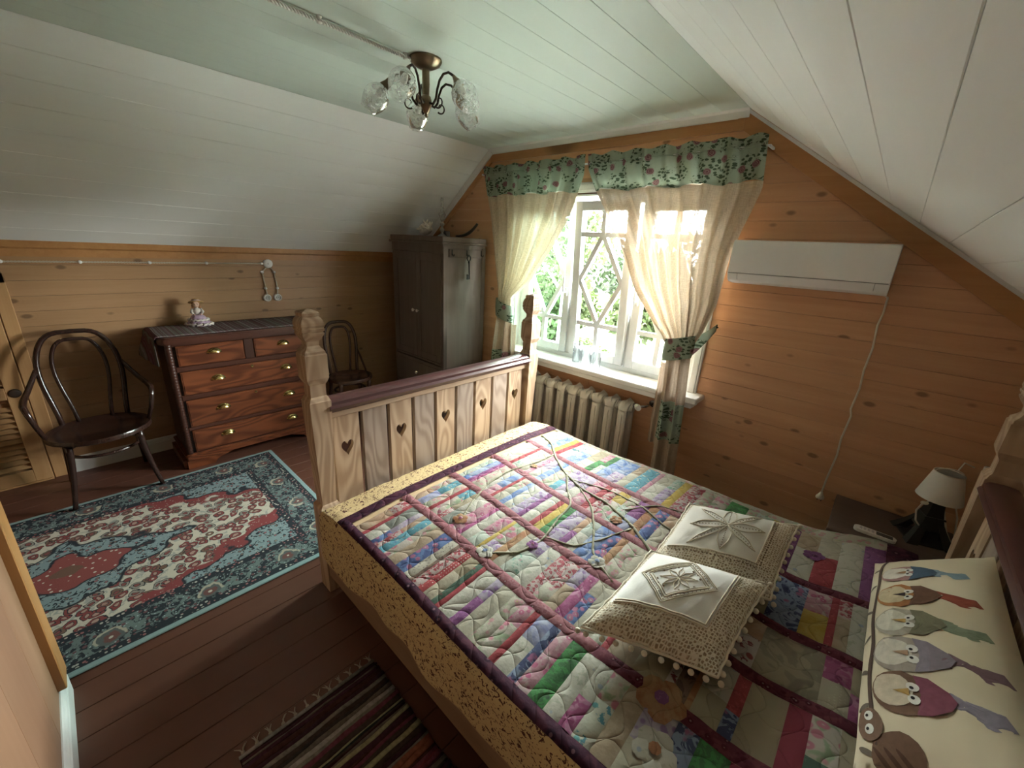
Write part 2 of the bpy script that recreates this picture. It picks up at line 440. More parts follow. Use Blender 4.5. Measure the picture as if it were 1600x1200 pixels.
for (a, b) in ((.125, .60), (.725, zt-.11)):
    n = int((b-a)/.0385)
    for k in range(n): put('slat', sl, dr, (0, 0, a + .012 + k*.0385))
MB().lathe([(.028, 0), (.030, .004), (.022, .010), (.006, .012), (0, .012)], 16, (0, 0, 0), Matrix.Rotation(PI/2, 3, 'Y')).build('finger_pull', plain('dark_knob', (.05, .03, .02), .5), dr, True, loc=(.030, y1-.045, .66))
MB().box(0, .022, y1+.004, y1+.068, 0, zt+.07, .003).build('casing', M_DOOR, dr)
MB().box(0, .022, y0-.068, y0-.004, 0, zt+.07, .003).build('casing', M_DOOR, dr)
MB().box(0, .022, y0-.068, y1+.068, zt+.006, zt+.07, .003).build('casing', M_DOORY, dr)
MB().box(0, .040, y0, y1, 0, .012, .002).build('threshold', M_DOORY, dr)

# ================================================================== window
def glass(name, tint=(1, 1, 1), refl=.06, frost=0.0):
    m = Mat(name); nt = m.nt; nt.nodes.remove(m.b)
    tr = m.n('ShaderNodeBsdfTransparent'); tr.inputs[0].default_value = rgba(tint)
    gl = m.n('ShaderNodeBsdfGlossy'); gl.inputs['Roughness'].default_value = .02
    lw = m.n('ShaderNodeLayerWeight'); lw.inputs[0].default_value = .25
    f = S(nt, lw.outputs['Fresnel'])*.9 + refl*.3
    mx = m.n('ShaderNodeMixShader'); m.w(f._m('MINIMUM', .8), mx.inputs[0]); m.w(tr.outputs[0], mx.inputs[1]); m.w(gl.outputs[0], mx.inputs[2])
    sh = mx.outputs[0]
    if frost > 0:
        df = m.n('ShaderNodeBsdfTranslucent'); df.inputs[0].default_value = (.9, .92, .9, 1)
        d2 = m.n('ShaderNodeBsdfDiffuse'); d2.inputs[0].default_value = (.8, .82, .8, 1)
        m0 = m.n('ShaderNodeMixShader'); m0.inputs[0].default_value = .5; m.w(df.outputs[0], m0.inputs[1]); m.w(d2.outputs[0], m0.inputs[2])
        pt = m.noise(m.coord(), 55, 3, .6, 1.2).step(.54, .62)*.55 + frost
        m2 = m.n('ShaderNodeMixShader'); m.w(pt._m('MINIMUM', 1.0), m2.inputs[0]); m.w(sh, m2.inputs[1]); m.w(m0.outputs[0], m2.inputs[2]); sh = m2.outputs[0]
    m.surface(sh); return m.m
M_PANE = glass('window_glass'); M_PANE_T = glass('window_glass_bluish', (.80, .93, .90), .08)
win = empty('window_1', (0, 0, 0), kind='structure', label='white three-sash window with lozenge glazing bars', cat='window')
YW = 2.90
# outer frame, mullions, reveals, casing, sill
for (n, a) in (('frame', (WX0, WX0+.05, YW, YW+.07, WZ0, WZ1)), ('frame', (WX1-.045, WX1, YW, YW+.07, WZ0, WZ1)), ('frame', (WX0+.05, WX1-.045, YW, YW+.07, WZ0, WZ0+.045)),
               ('frame', (WX0+.05, WX1-.045, YW, YW+.07, WZ1-.05, WZ1)), ('mullion', (-2.005, -1.955, YW+.01, YW+.07, WZ0+.045, WZ1-.05)), ('mullion', (-1.455, -1.425, YW+.01, YW+.07, WZ0+.045, WZ1-.05))):
    MB().box(*a, .004).build(n, M_UPVC, win)
for a in ((WX0-.004, WX0+.010, YB-.012, YW+.12, WZ0, WZ1), (WX1-.010, WX1+.004, YB-.012, YW+.12, WZ0, WZ1), (WX0-.004, WX1+.004, YB-.012, YW+.12, WZ1-.010, WZ1+.004)):
    MB().box(*a).build('reveal', M_WHITE, win)
for a in ((WX1+.004, WX1+.070, .855, 2.235), (WX0-.070, WX0-.004, .855, 2.235), (WX0-.070, WX1+.070, 2.165, 2.235)):
    cm = MB().box(a[0], a[1], YB-.022, YB, a[2], a[3], .004)
    cm.box(a[0]+.012, a[1]-.012, YB-.030, YB-.020, a[2]+.012, a[3]-.012, .003); cm.build('casing', M_WHITE, win)
m = MB().box(WX0-.125, WX1+.125, 2.685, YW+.02, .828, .868, .008)
m.box(WX0-.09, WX1+.09, 2.72, YB, .785, .829, .005); m.build('windowsill', M_WHITE, win, SM)
def sash(x0, x1, pane_mat, tilt=0.0, handle=0, rz=0.0):
    z0, z1 = WZ0+.045, WZ1-.045; w = x1-x0; h = z1-z0; fw = .066
    s = bpy.data.objects.new('sash', None); s.empty_display_size = .1; link(s, win)
    s.location = (x0, YW-.012, z0); s.rotation_euler = (tilt, 0, rz)
    fr = MB()
    for a in ((0, fw, 0, h), (w-fw, w, 0, h), (fw, w-fw, 0, fw), (fw, w-fw, h-fw, h)):
        fr.box(a[0], a[1], 0, .055, a[2], a[3], .005)
    fr.build('sash_frame', M_UPVC, s)
    gx0, gx1, gz0, gz1 = fw, w-fw, fw, h-fw
    MB().box(gx0-.004, gx1+.004, .026, .030, gz0-.004, gz1+.004).build('pane', pane_mat, s)
    cx = (gx0+gx1)/2; zb, zt_ = gz0 + .185*(gz1-gz0) + .02, gz1 - .155*(gz1-gz0)
    cnt = [0]
    def bar(p, q, bw=.034):
        cnt[0] += 1; dy = .0006*cnt[0]
        d = Vector((q[0]-p[0], q[1]-p[1])); L = d.length; d.normalize(); n = Vector((-d.y, d.x))*bw/2
        b_ = MB(); b_.prism([(p[0]+n.x, p[1]+n.y), (q[0]+n.x, q[1]+n.y), (q[0]-n.x, q[1]-n.y), (p[0]-n.x, p[1]-n.y)], 1, .010 - dy, .0255 - dy*.3)
        b_.prism([(p[0]+n.x*.7, p[1]+n.y*.7), (q[0]+n.x*.7, q[1]+n.y*.7), (q[0]-n.x*.7, q[1]-n.y*.7), (p[0]-n.x*.7, p[1]-n.y*.7)], 1, .0305 + dy*.3, .046 + dy, mi=1)
        b_.build('glazing_bar', [M_UPVC, M_BAR], s)
    bar((gx0, zb), (gx1, zb)); bar((gx0, zt_), (gx1, zt_)); zm = (zb+zt_)/2
    for p, q in (((cx, zb), (gx0, zm)), ((gx0, zm), (cx, zt_)), ((cx, zt_), (gx1, zm)), ((gx1, zm), (cx, zb)), ((cx, gz0), (cx, zb)), ((cx, zt_), (cx, gz1))): bar(p, q)
    if handle:
        hx = w-fw/2 if handle > 0 else fw/2
        hm = MB().box(hx-.014, hx+.014, -.012, 0, h*.40, h*.40+.07, .004); hm.tube([(hx, -.012, h*.40+.035), (hx, -.045, h*.40+.035), (hx, -.05, h*.40+.06), (hx, -.048, h*.40+.16)], .009, 8)
        hm.build('handle', M_UPVC, s, SM)
    return s
M_BAR = plain('grey_bar_back', (.46, .48, .49), .4, var=.02)
sash(-2.512, -2.003, M_PANE_T, 0, 1)
sash(-1.957, -1.452, M_PANE, math.radians(4.6), 0)
sash(-1.428, -.952, M_PANE, 0, -1)
# ================================================================== garden outside the window
GZ = -3.3
def leafmat(name, c1, c2):
    m = Mat(name, .7, 0, .2); r = m.noise(m.pos(), 1.1, 3); r2 = m.noise(m.pos(), 9, 2)
    col = m.mix((r*.7 + r2*.5 - .1)._m('ADD', 0.0, clampv=True), c1, c2); m.color(col)
    tl = m.n('ShaderNodeBsdfTranslucent'); m.w(col, tl.inputs[0]); mx = m.n('ShaderNodeMixShader'); mx.inputs[0].default_value = .3
    m.w(m.b.outputs[0], mx.inputs[1]); m.w(tl.outputs[0], mx.inputs[2]); m.surface(mx.outputs[0]); return m.m
M_LEAF = leafmat('leaves_fresh', (.007, .013, .003), (.026, .038, .010))
M_LEAF2 = leafmat('leaves_deep', (.0045, .010, .004), (.016, .026, .010))
M_NEEDLE = leafmat('spruce_needles', (.0045, .008, .005), (.013, .020, .012))
M_BARK = wood('bark', (.10, .075, .055), (.045, .033, .025), 2, .9, fine=30)
M_BIRCH = wood('birch_bark', (.50, .49, .46), (.28, .27, .25), 0, .8, fine=14)
def lawn():
    m = Mat('lawn', .9, 0, .1); a = m.noise(m.pos(), .35, 3); b = m.noise(m.pos(), 14, 2)
    y = m.xyz(m.pos())[1]; c = m.mix(a.step(.40, .62), (.022, .030, .010), (.055, .050, .034)); c = m.mix(b*.5, c, (.013, .020, .007)); c = m.mix((y + (a - .5)*3).step(13.0, 10.5), c, m.mix(b, (.27, .27, .245), (.33, .325, .30))); m.color(c); m.bump(b, .5, .02); return m.m  # ground near the house paled as an added, unseen reflector for the ceiling
gr = MB(); gr.grid(lambda u, v: (-70 + 110*u, 3.3 + 75*v, GZ + .5*math.sin(u*9)*v + 2.5*v*v), 24, 18)
gr.build('lawn', lawn(), None, True, kind='structure', label='mown lawn, with an unseen pale reflector area added below the window', cat='lawn')
def crown(lumps, n, size, seed, droop=0):
    """leaf blades scattered over the shells of a few lumps: one crown"""
    rnd = random.Random(seed); m = MB(); tot = sum(l[3]*l[4] for l in lumps)
    for (cx, cy, cz, rx, rz) in lumps:
        for _ in range(int(n*rx*rz/tot)):
            t = rnd.uniform(0, 2*PI); w = math.acos(rnd.uniform(-1, 1)); q = rnd.uniform(.62, 1.04)
            p = Vector((cx + rx*q*math.sin(w)*math.cos(t), cy + rx*q*math.sin(w)*math.sin(t), cz + rz*q*math.cos(w)))
            a = Vector((rnd.gauss(0, 1), rnd.gauss(0, 1), rnd.gauss(0, 1) - droop)).normalized(); b = a.orthogonal().normalized()
            s_ = size*rnd.uniform(.6, 1.3); c = a.cross(b)
            b = (b*math.cos(t) + c*math.sin(t))
            m.add([p - a*s_, p + b*s_*.5, p + a*s_, p - b*s_*.5], [(0, 1, 2, 3)])
    return m
def tree(name, x, y, h, lumps, n, size, seed, lm, bm, label, cat='tree', trunk_r=.14, group=None):
    z0 = GZ + max(0, (y-3.3)/75)**2*2.5
    e = empty(name, (x, y, z0), label=label, cat=cat, group=group)
    crown([(a, b, c, d, f) for (a, b, c, d, f) in lumps], n, size, seed).build('crown', lm, e, kind=None)
    m = MB(); m.tube([(0, 0, -.3), (.05, 0, h*.4), (-.05, .05, h*.8)], [trunk_r, trunk_r*.75, trunk_r*.3], 8)
    rnd = random.Random(seed)
    for k in range(4):
        t = rnd.uniform(0, 6.28); m.tube([(0, 0, h*(.35+.1*k)), (h*.12*math.cos(t), h*.12*math.sin(t), h*(.5+.1*k))], [trunk_r*.4, trunk_r*.12], 5)
    m.build('trunk', bm, e, True); return e
def spruce(x, y, h, r, seed, label):
    z0 = GZ + ((y-3.3)/75)**2*2.5; rnd = random.Random(seed)
    e = empty('spruce', (x, y, z0), label=label, cat='tree', group='spruces beyond the garden')
    m = MB(); n = 26
    for k in range(n):
        z = h*(.10 + .88*k/n); rr = r*(1 - k/n)**.9 + .12
        nb = 13
        for j in range(nb):
            t = 2*PI*j/nb + k*.7 + rnd.uniform(-.2, .2); L = rr*rnd.uniform(.75, 1.1)
            d = Vector((math.cos(t), math.sin(t), 0)); sd = Vector((-d.y, d.x, 0)); wd = L*.20 + .05
            b0 = Vector((0, 0, z)); b1 = b0 + d*L*.55 + Vector((0, 0, -L*.10)); b2 = b0 + d*L + Vector((0, 0, -L*.30))
            m.add([b0, b1 + sd*wd, b2, b1 - sd*wd, b1 + Vector((0, 0, -wd*.8))], [(0, 1, 4), (0, 4, 3), (1, 2, 4), (4, 2, 3)])
    m.build('crown', M_NEEDLE, e); MB().tube([(0, 0, -.3), (0, 0, h*.98)], [.16, .02], 7).build('trunk', M_BARK, e, True)
spruce(-15.6, 22.6, 9.6, 1.8, 1, 'slender spruce seen through the middle sash of the window')
spruce(-23.5, 30.0, 11.5, 2.6, 2, 'tall spruce seen through the left-hand sash')
spruce(-6.6, 24.5, 10.0, 2.3, 3, 'spruce behind the right-hand curtain')
tree('leafy_tree', -12.6, 17.2, 4.5, [(0, 0, 3.2, 1.5, 1.3), (.9, .4, 2.3, 1.2, 1.1), (-.9, 0, 2.2, 1.2, 1.2), (.2, -.5, 1.3, 1.3, 1.0)], 5200, .16, 11, M_LEAF, M_BARK, 'fresh green rounded tree in the middle of the window view')
tree('leafy_tree', -18.2, 16.6, 6.0, [(0, 0, 3.9, 2.0, 1.7), (1.3, .4, 2.6, 1.5, 1.4), (-1.5, 0, 2.6, 1.7, 1.5), (.2, -.6, 1.4, 1.9, 1.2)], 6500, .17, 12, M_LEAF2, M_BARK, 'dense deep green tree filling the left-hand sash')
tree('leafy_tree', -7.3, 17.4, 5.4, [(0, 0, 3.6, 1.8, 1.5), (1.2, .3, 2.5, 1.4, 1.2), (-1.2, .2, 2.4, 1.4, 1.3)], 5200, .17, 13, M_LEAF, M_BARK, 'green leafy tree behind the right-hand sheer curtain')
tree('leafy_tree', -24, 22, 8, [(0, 0, 4.5, 3.0, 2.2), (2.0, .4, 3.2, 2.2, 1.8), (-2.2, 0, 3.0, 2.4, 2.0)], 5200, .25, 14, M_LEAF2, M_BARK, 'broad distant tree at the far left of the garden')
tree('leafy_tree', -1.2, 20.5, 6, [(0, 0, 3.8, 2.4, 1.8), (1.8, .4, 2.6, 1.8, 1.5), (-1.9, 0, 2.6, 2.0, 1.6)], 5200, .22, 15, M_LEAF, M_BARK, 'broad green tree at the far right of the garden')
tree('bush', -9.3, 14.6, 1.6, [(0, 0, .75, .95, .75), (.8, .2, .55, .7, .6), (-.8, 0, .55, .7, .55)], 2600, .11, 16, M_LEAF, M_BARK, 'low round garden bush behind the stone edging', 'bush', .05)
tree('bush', -13.4, 14.0, 1.5, [(0, 0, .7, .9, .7), (.8, .2, .5, .7, .5), (-.9, 0, .5, .8, .55)], 2600, .11, 17, M_LEAF2, M_BARK, 'low dark garden bush under the rounded tree', 'bush', .05)
tree('birch', -9.6, 13.4, 7.5, [(0, 0, 6.4, 1.3, 1.2), (.7, .2, 5.4, 1.0, 1.0), (-.6, .3, 5.2, 1.0, .9)], 2400, .12, 18, M_LEAF, M_BIRCH, 'pale birch trunk rising past the middle sash', 'tree', .15)
# far hedge closes the garden
hd = crown([(-46 + 6.2*k, 44 + 2*math.sin(k*2.1), GZ + 3.6 + 1.2*math.sin(k*1.3), 4.6, 4.4 + math.sin(k)) for k in range(13)], 15000, .42, 21)
hd.build('far_treeline', M_LEAF2, None, kind='stuff', label='distant belt of green trees closing the garden', cat='trees')
# stones edging the path, a white garden bench
M_STONE = plain('grey_fieldstone', (.26, .25, .24), .9, var=.25, scale=6)
rnd = random.Random(5)
for k in range(7):
    m = MB(); m.ball((0, 0, 0), 1, 9, 6); q = [rnd.uniform(.8, 1.2) for _ in range(3)]
    m.v = [(a*q[0]*(1 + .12*math.sin(5*b + k)), b*q[1]*(1 + .1*math.cos(4*c)), c*q[2]*(1 + .1*math.sin(4*a))) for (a, b, c) in m.v]
    o = m.build('fieldstone', M_STONE, None, True, loc=(-8.4 + .98*k, 12.6 + .1*math.sin(k*2), GZ + .17)); o.scale = (.36, .28, .26)
    tag(o, ['grey rounded fieldstone at the bench end of the row edging the garden path', 'second grey fieldstone from the garden bench along the path', 'third grey fieldstone from the garden bench along the path', 'middle grey fieldstone of the row of seven along the path', 'fifth grey fieldstone from the garden bench along the path', 'sixth grey fieldstone from the garden bench along the path', 'grey rounded fieldstone at the far end of the row from the bench'][k], 'stone', 'fieldstones edging the path')
be = empty('garden_bench', (-10.9, 13.2, GZ+.03), math.radians(12), 'white slatted garden bench on the lawn', 'bench')
for k in range(4): MB().box(-.7, .7, -.22+.11*k, -.13+.11*k, .42, .45, .004).build('seat_slat', M_WHITE, be)
for k in range(3): MB().box(-.7, .7, .26, .285, .55+.13*k, .64+.13*k, .004).build('back_slat', M_WHITE, be)
for sx in (-.62, .58):
    MB().box(sx, sx+.05, .24, .29, 0, .92, .004).build('leg', M_WHITE, be); MB().box(sx, sx+.05, -.22, -.17, 0, .42, .004).build('leg', M_WHITE, be)
# ================================================================== bed
M_OAK = wood('bleached_oak', (.55, .40, .265), (.38, .25, .155), 2, .55, knots=0, fine=24, stretch=.07, var=.2, contrast=1.3, rings=70)
M_OAKD = wood('bleached_oak_darker', (.42, .325, .255), (.28, .205, .155), 2, .55, fine=24, stretch=.07, var=.25, contrast=1.3, rings=70)
M_OAKX = wood('bleached_oak_rails', (.36, .235, .145), (.25, .15, .085), 0, .5, knots=1.0, fine=30, var=.25)
M_OAKY = wood('bleached_oak_ledge', (.52, .38, .26), (.38, .26, .165), 1, .55, fine=30, var=.2)
M_PLUM = wood('plum_stained_rail', (.105, .038, .036), (.055, .018, .018), 1, .3, fine=30, var=.2, spec=.6)
POST = [(0, .0475), (.495, .0475), (.507, .040), (.512, .034), (.53, .034), (.60, .036), (.80, .041), (.95, .046), (1.035, .0475), (1.045, .0475), (1.05, .044), (1.062, .040), (1.07, .034), (1.125, .034), (1.14, .042), (1.155, .0475), (1.262, .0475),
        (1.266, .044), (1.276, .043), (1.287, .033), (1.30, .026), (1.32, .027), (1.335, .037), (1.348, .044), (1.356, .0455), (1.358, .043), (1.363, .043), (1.366, .047), (1.376, .048), (1.378, .045), (1.384, .045), (1.388, .0475), (1.40, .047), (1.415, .042), (1.428, .033), (1.43, .036), (1.442, .036), (1.448, .03), (1.456, .004)]
bed = empty('bed', (-.68, 1.44, 0), label='bleached oak double bed with carved posts and heart cut-outs', cat='bed')
BX, BY = -.68, 1.44
def bpart(m, name, mat, par=bed, sm=False):
    m.v = [(x-BX, y-BY, z) for (x, y, z) in m.v]; return m.build(name, mat, par, sm)
def heart(cx, cz, w, h, n=22):
    P = []
    for i in range(n+1):           # right half from the notch over the lobe to the tip
        t = PI*i/n; x = 16*math.sin(t)**3; z = 13*math.cos(t) - 5*math.cos(2*t) - 2*math.cos(3*t) - math.cos(4*t)
        P.append((cx + x/32*w, cz + (z + 2.5)/29*h))
    return P
def heart_plank(y0, y1, x0, x1, z0, z1, cz):
    cy = (y0+y1)/2; R_ = heart(cy, cz, .062, .082); L_ = [(2*cy - y, z) for (y, z) in R_]
    m = MB()
    for side, half, ye in ((1, R_, y1), (-1, L_, y0)):
        poly = [(cy, z1)] + half + [(cy, z0), (ye, z0), (ye, z1)]
        n = len(poly); vs = [(x0, y, z) for (y, z) in poly] + [(x1, y, z) for (y, z) in poly]
        F = [tuple(range(n)), tuple(range(2*n-1, n-1, -1))]
        for i in range(1, n):      # walls of heart, bottom, outer side, top (not the inner seams)
            j = (i+1) % n
            if (i == len(half)) or (i == n-1 and False): continue
            F.append((i, n+i, n+j, j))
        m.add(vs, F)
    return m
def board_end(xc, face, name):
    """footboard or headboard: planks with hearts between two posts; face = +1 looks to +x"""
    fb = bpy.data.objects.new(name, None); fb.empty_display_size = .1; link(fb, bed)
    for y in (.6975, 2.1875): bpart(MB().squares(POST, xc, y), 'post', M_OAK, fb)
    for k in range(9):
        c = .82 + .15275*k; y0, y1 = c-.066, c+.066; x0, x1 = xc-.013, xc+.013
        if k % 2 == 0: bpart(heart_plank(y0, y1, x0, x1, .36, .965, .765), 'plank', M_OAK, fb)
        else: bpart(MB().box(x0, x1, y0, y1, .36, .965, .002), 'plank', M_OAKD, fb)
    pr = [(-.052, .995), (-.055, 1.003), (-.05, 1.012), (-.046, 1.016), (-.046, 1.030), (-.035, 1.040), (0, 1.044), (.035, 1.040), (.046, 1.030), (.046, 1.016), (.05, 1.012), (.055, 1.003), (.052, .995), (.03, .975), (-.03, .975)]
    bpart(MB().prism([(xc+a, z) for (a, z) in pr], 1, .735, 2.15), 'top_rail', M_PLUM, fb, SM)
    bpart(MB().box(xc-.026, xc+.026, .74, 2.145, .945, .976, .004), 'rail_moulding', M_OAKY, fb)
    bpart(MB().box(xc-.022, xc+.022, .74, 2.145, .20, .37, .004), 'bottom_rail', M_OAKY, fb)
board_end(-1.8125, 1, 'footboard'); board_end(.4475, -1, 'headboard')
for y in (.657, 2.194): bpart(MB().box(-1.77, .405, y, y+.034, .105, .43, .004), 'side_rail', M_OAKX)
bpart(MB().box(-1.765, .40, 1.42, 1.46, .16, .26, .003), 'centre_beam', M_OAKX)
for k in range(12): bpart(MB().box(-1.72+.178*k, -1.64+.178*k, .69, 2.194, .262, .282, .002), 'slat', M_OAKY)
M_TICK = plain('mattress_ticking', (.6, .58, .52), .8)
mt = MB(); mt.box(-1.755, .39, .695, 2.185, .284, .500, .05); mt.build('mattress', M_TICK, None, SM, label='pale mattress under the patchwork quilt', cat='mattress')

# ================================================================== patchwork quilt
QX0, QX1 = -1.745, .345
def qtop(x, y):
    """height of the quilt top"""
    z = .535 + .012*math.sin(x*2.3 + .6)*math.sin(y*3.1) + .010*math.sin(x*5.1 + y*2.0)
    z += .012*smooth((y - .7)/.25)*smooth((2.2-y)/.3)
    z += .060*smooth((x + .05)/.3)                      # pillows underneath at the head
    z -= .020*smooth((-1.60 - x)/.14)
    # quilted channels
    a = math.sin((x*1.0 + .07*math.sin(y*24))*2*PI/.088); b = math.sin((y + .05*math.sin(x*26))*2*PI/.12)
    z += .0035*(abs(a)**.5 + .7*abs(b)**.5) - .004
    return z
YN, YFAR = .640, 2.235    # where the quilt rolls over the near and far edge
def far_edge(x): return YFAR + .02 + .055*smooth((x + .5)/.7)
def qsurf(x, s):
    """s = distance across the quilt from the near hem; returns a point; the sides hang down"""
    W = far_edge(x) - YN; drop = .262; r = .045
    if s < drop:                       # near side hangs
        t = s/drop; f = .010*math.sin(x*9) + .006*math.sin(x*23)
        return (x, YN - .012 + f*(1-t), lerp(.278 + .012*math.sin(x*5.0) + .008*math.sin(x*17), .49, t))
    s -= drop
    if s < r*PI/2:
        w = s/r; return (x, YN - .012 + .012*math.sin(w)*0 + r*(1-math.cos(w)), lerp(.49, qtop(x, YN + r), math.sin(w)))
    s -= r*PI/2; y = YN - .012 + r + s; ye = far_edge(x) - r
    if y < ye: return (x, y, qtop(x, y))
    s = y - ye
    if s < r*PI/2:
        w = s/r; return (x, ye + r*math.sin(w), lerp(.47, qtop(x, ye), math.cos(w)))
    s -= r*PI/2
    return (x, ye + r + .006*math.sin(x*9), .47 - s)
S0 = .262 + .045*PI/2              # arc position of the near top edge (y = YN-.012+.045 = .673)
def s_of_y(y): return S0 + (y - .673)
STOT = s_of_y(2.235) + .10

def quilt_stitch(m, h0=None):
    x = m.xyz(m.pos())
    u = (x[0] + (x[1]*38).sin()*.022)*36; v = (x[1] + (x[0]*33).sin()*.026)*26
    a = u.sin().abs().pw(.35); b = v.sin().abs().pw(.35); h = a.min(b)
    wr = m.noise(m.pos(), 60, 2)
    return h + wr*.25
def fabric(name, kind, cols, scale=60, rough=.85, pale=.10):
    cols = [tuple(.46*lerp(q, w, pale) for q, w in zip(c, (.60, .56, .45))) for c in cols]
    m = Mat(name, rough, 0, .15); P = m.pos(); r = m.rnd(); x = m.xyz(P)
    v = m.vec(x[0] + r*9, x[1] + r*5, x[2]*.3)
    if kind == 'solid': c = m.mix(m.noise(v, 9, 3), cols[0], tuple(q*.8 for q in cols[0]))
    elif kind == 'flower':
        d = m.voro(v, scale, 1); e = m.noise(v, scale*.8, 2, .5, .8); c = m.mix(e.step(.50, .60), cols[0], cols[1]); c = m.mix(d.step(.42, .30), c, cols[2]); c = m.mix(d.step(.16, .10), c, cols[3] if len(cols) > 3 else cols[0])
    elif kind == 'dots': c = m.mix(m.voro(v, scale, .2).step(.26, .20), cols[0], cols[1])
    elif kind == 'swirl':
        n = m.noise(v, scale*.35, 3, .5, 2.0); c = m.mix((n*18).sin().step(-.2, .5), cols[0], cols[1]); c = m.mix(m.noise(v, scale*.5, 2).step(.60, .68), c, cols[2])
    elif kind == 'sprig':
        n = m.noise(v, scale, 3, .65, .4); c = m.mix(n.step(.57, .62), cols[0], cols[1]); c = m.mix(m.voro(v, scale*.55, 1).step(.20, .14), c, cols[2])
    elif kind == 'wash': c = m.mix(m.noise(v, scale*.3, 4, .6, .8).step(.35, .65), cols[0], cols[1])
    h = quilt_stitch(m)
    c = m.mix(h.step(.42, .20)*.35, c, tuple(q*.35 for q in cols[0]))
    m.color(c); m.bump(h, .55, .010); return m.m
cream = (.62, .57, .43); F = {}
def deff(k, *a, **kw): F[k] = fabric('print_' + k, *a, **kw)
deff('cream', 'wash', [cream, (.50, .47, .36)]); deff('cream_floral', 'flower', [(.62, .58, .46), (.50, .54, .36), (.66, .34, .36), (.60, .50, .20)], 34)
deff('cream_rose', 'flower', [(.64, .57, .48), (.36, .46, .28), (.62, .20, .28), (.70, .45, .45)], 24); deff('ivory', 'sprig', [(.68, .65, .54), (.52, .54, .42), (.44, .50, .58)], 40)
deff('peach', 'wash', [(.58, .34, .20), (.62, .46, .32)]); deff('tan', 'wash', [(.46, .33, .21), (.56, .44, .30)]); deff('beige', 'solid', [(.54, .46, .30)]); deff('seersucker', 'dots', [(.56, .50, .36), (.66, .60, .46)], 90)
deff('red', 'sprig', [(.42, .022, .045), (.55, .06, .09), (.30, .01, .02)], 70); deff('red_dot', 'dots', [(.44, .025, .04), (.75, .6, .55)], 80); deff('red_floral', 'flower', [(.62, .50, .46), (.48, .05, .09), (.40, .02, .05), (.65, .35, .35)], 55)
deff('crimson', 'solid', [(.36, .012, .06)]); deff('blue_floral', 'flower', [(.045, .10, .32), (.12, .24, .50), (.50, .16, .30), (.60, .55, .50)], 30); deff('navy', 'swirl', [(.022, .045, .17), (.28, .36, .52), (.42, .12, .28)], 40)
deff('blue', 'wash', [(.10, .22, .55), (.45, .52, .62)], 60); deff('periwinkle', 'wash', [(.28, .31, .58), (.48, .50, .64)]); deff('turquoise', 'sprig', [(.10, .38, .48), (.58, .58, .46), (.08, .22, .40)], 48); deff('teal_sprig', 'sprig', [(.60, .58, .46), (.06, .26, .32), (.10, .35, .36)], 34)
deff('purple', 'sprig', [(.27, .06, .26), (.40, .14, .36), (.18, .03, .20)], 60); deff('magenta', 'flower', [(.44, .07, .24), (.55, .22, .36), (.33, .03, .16), (.60, .35, .40)], 34); deff('pink', 'flower', [(.60, .30, .36), (.66, .50, .48), (.55, .12, .25), (.70, .55, .55)], 34)
deff('green', 'swirl', [(.02, .17, .035), (.04, .30, .06), (.015, .09, .03)], 60); deff('dark_green', 'sprig', [(.035, .11, .07), (.10, .20, .12), (.25, .05, .05)], 50); deff('grey_green', 'wash', [(.26, .29, .25), (.38, .39, .33)]); deff('mint', 'sprig', [(.56, .62, .52), (.22, .45, .34), (.55, .40, .40)], 40)
deff('yellow', 'wash', [(.62, .40, .03), (.66, .50, .12)]); deff('orange', 'wash', [(.42, .15, .05), (.52, .30, .14)]); deff('brown_paisley', 'swirl', [(.13, .06, .05), (.26, .15, .11), (.30, .20, .12)], 40); deff('text', 'sprig', [(.62, .58, .46), (.20, .17, .15), (.55, .5, .4)], 90)
deff('taupe_swirl', 'swirl', [(.36, .31, .22), (.48, .42, .29), (.30, .25, .18)], 22); deff('burgundy_leaf', 'sprig', [(.66, .60, .54), (.25, .02, .04), (.32, .05, .06)], 26); deff('lilac', 'flower', [(.52, .44, .56), (.62, .56, .60), (.34, .20, .44), (.6, .5, .5)], 34)
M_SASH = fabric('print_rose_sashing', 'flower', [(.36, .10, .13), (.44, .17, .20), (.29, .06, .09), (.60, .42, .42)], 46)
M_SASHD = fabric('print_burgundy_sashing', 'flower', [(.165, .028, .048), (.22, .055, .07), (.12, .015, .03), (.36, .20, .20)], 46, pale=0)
M_PURP = fabric('print_plum_border', 'flower', [(.075, .018, .042), (.13, .035, .06), (.045, .010, .030), (.30, .15, .18)], 26, pale=0)
def cream_border():
    m = Mat('print_cream_leaf_border', .85, 0, .15); x = m.xyz(m.pos())
    v = m.vec(x[0], x[1] + x[2], x[2]*.2)
    a = m.noise(v, 62, 3, .6, 1.0); b = m.voro(m.mapv(v, (1, 1.9, 1)), 70, 1)
    c = m.mix(a.step(.56, .60), (.52, .40, .21), (.085, .035, .03)); c = m.mix(b.step(.22, .16)*m.noise(v, 8, 2).step(.42, .5), c, (.08, .03, .03))
    h = quilt_stitch(m); m.color(c); m.bump(h, .35, .006); return m.m
M_CREAMB = cream_border()
M_QB = plain('quilt_backing', (.42, .30, .17), .9)
quilt = empty('quilt', (-.7, 1.44, .52), label='patchwork quilt of coloured strips spread over the double bed', cat='quilt')
def qpart(m, name, mat, sm=True):
    m.v = [(x+.7, y-1.44, z-.52) for (x, y, z) in m.v]; return m.build(name, mat, quilt, sm)
def qgrid(x0, x1, s0, s1, off=0.0, dip=0.0, cell=.03):
    nu = max(2, int(math.ceil((x1(0) - x0(0))/cell)) if callable(x0) else int(math.ceil((x1-x0)/cell)))
    return None
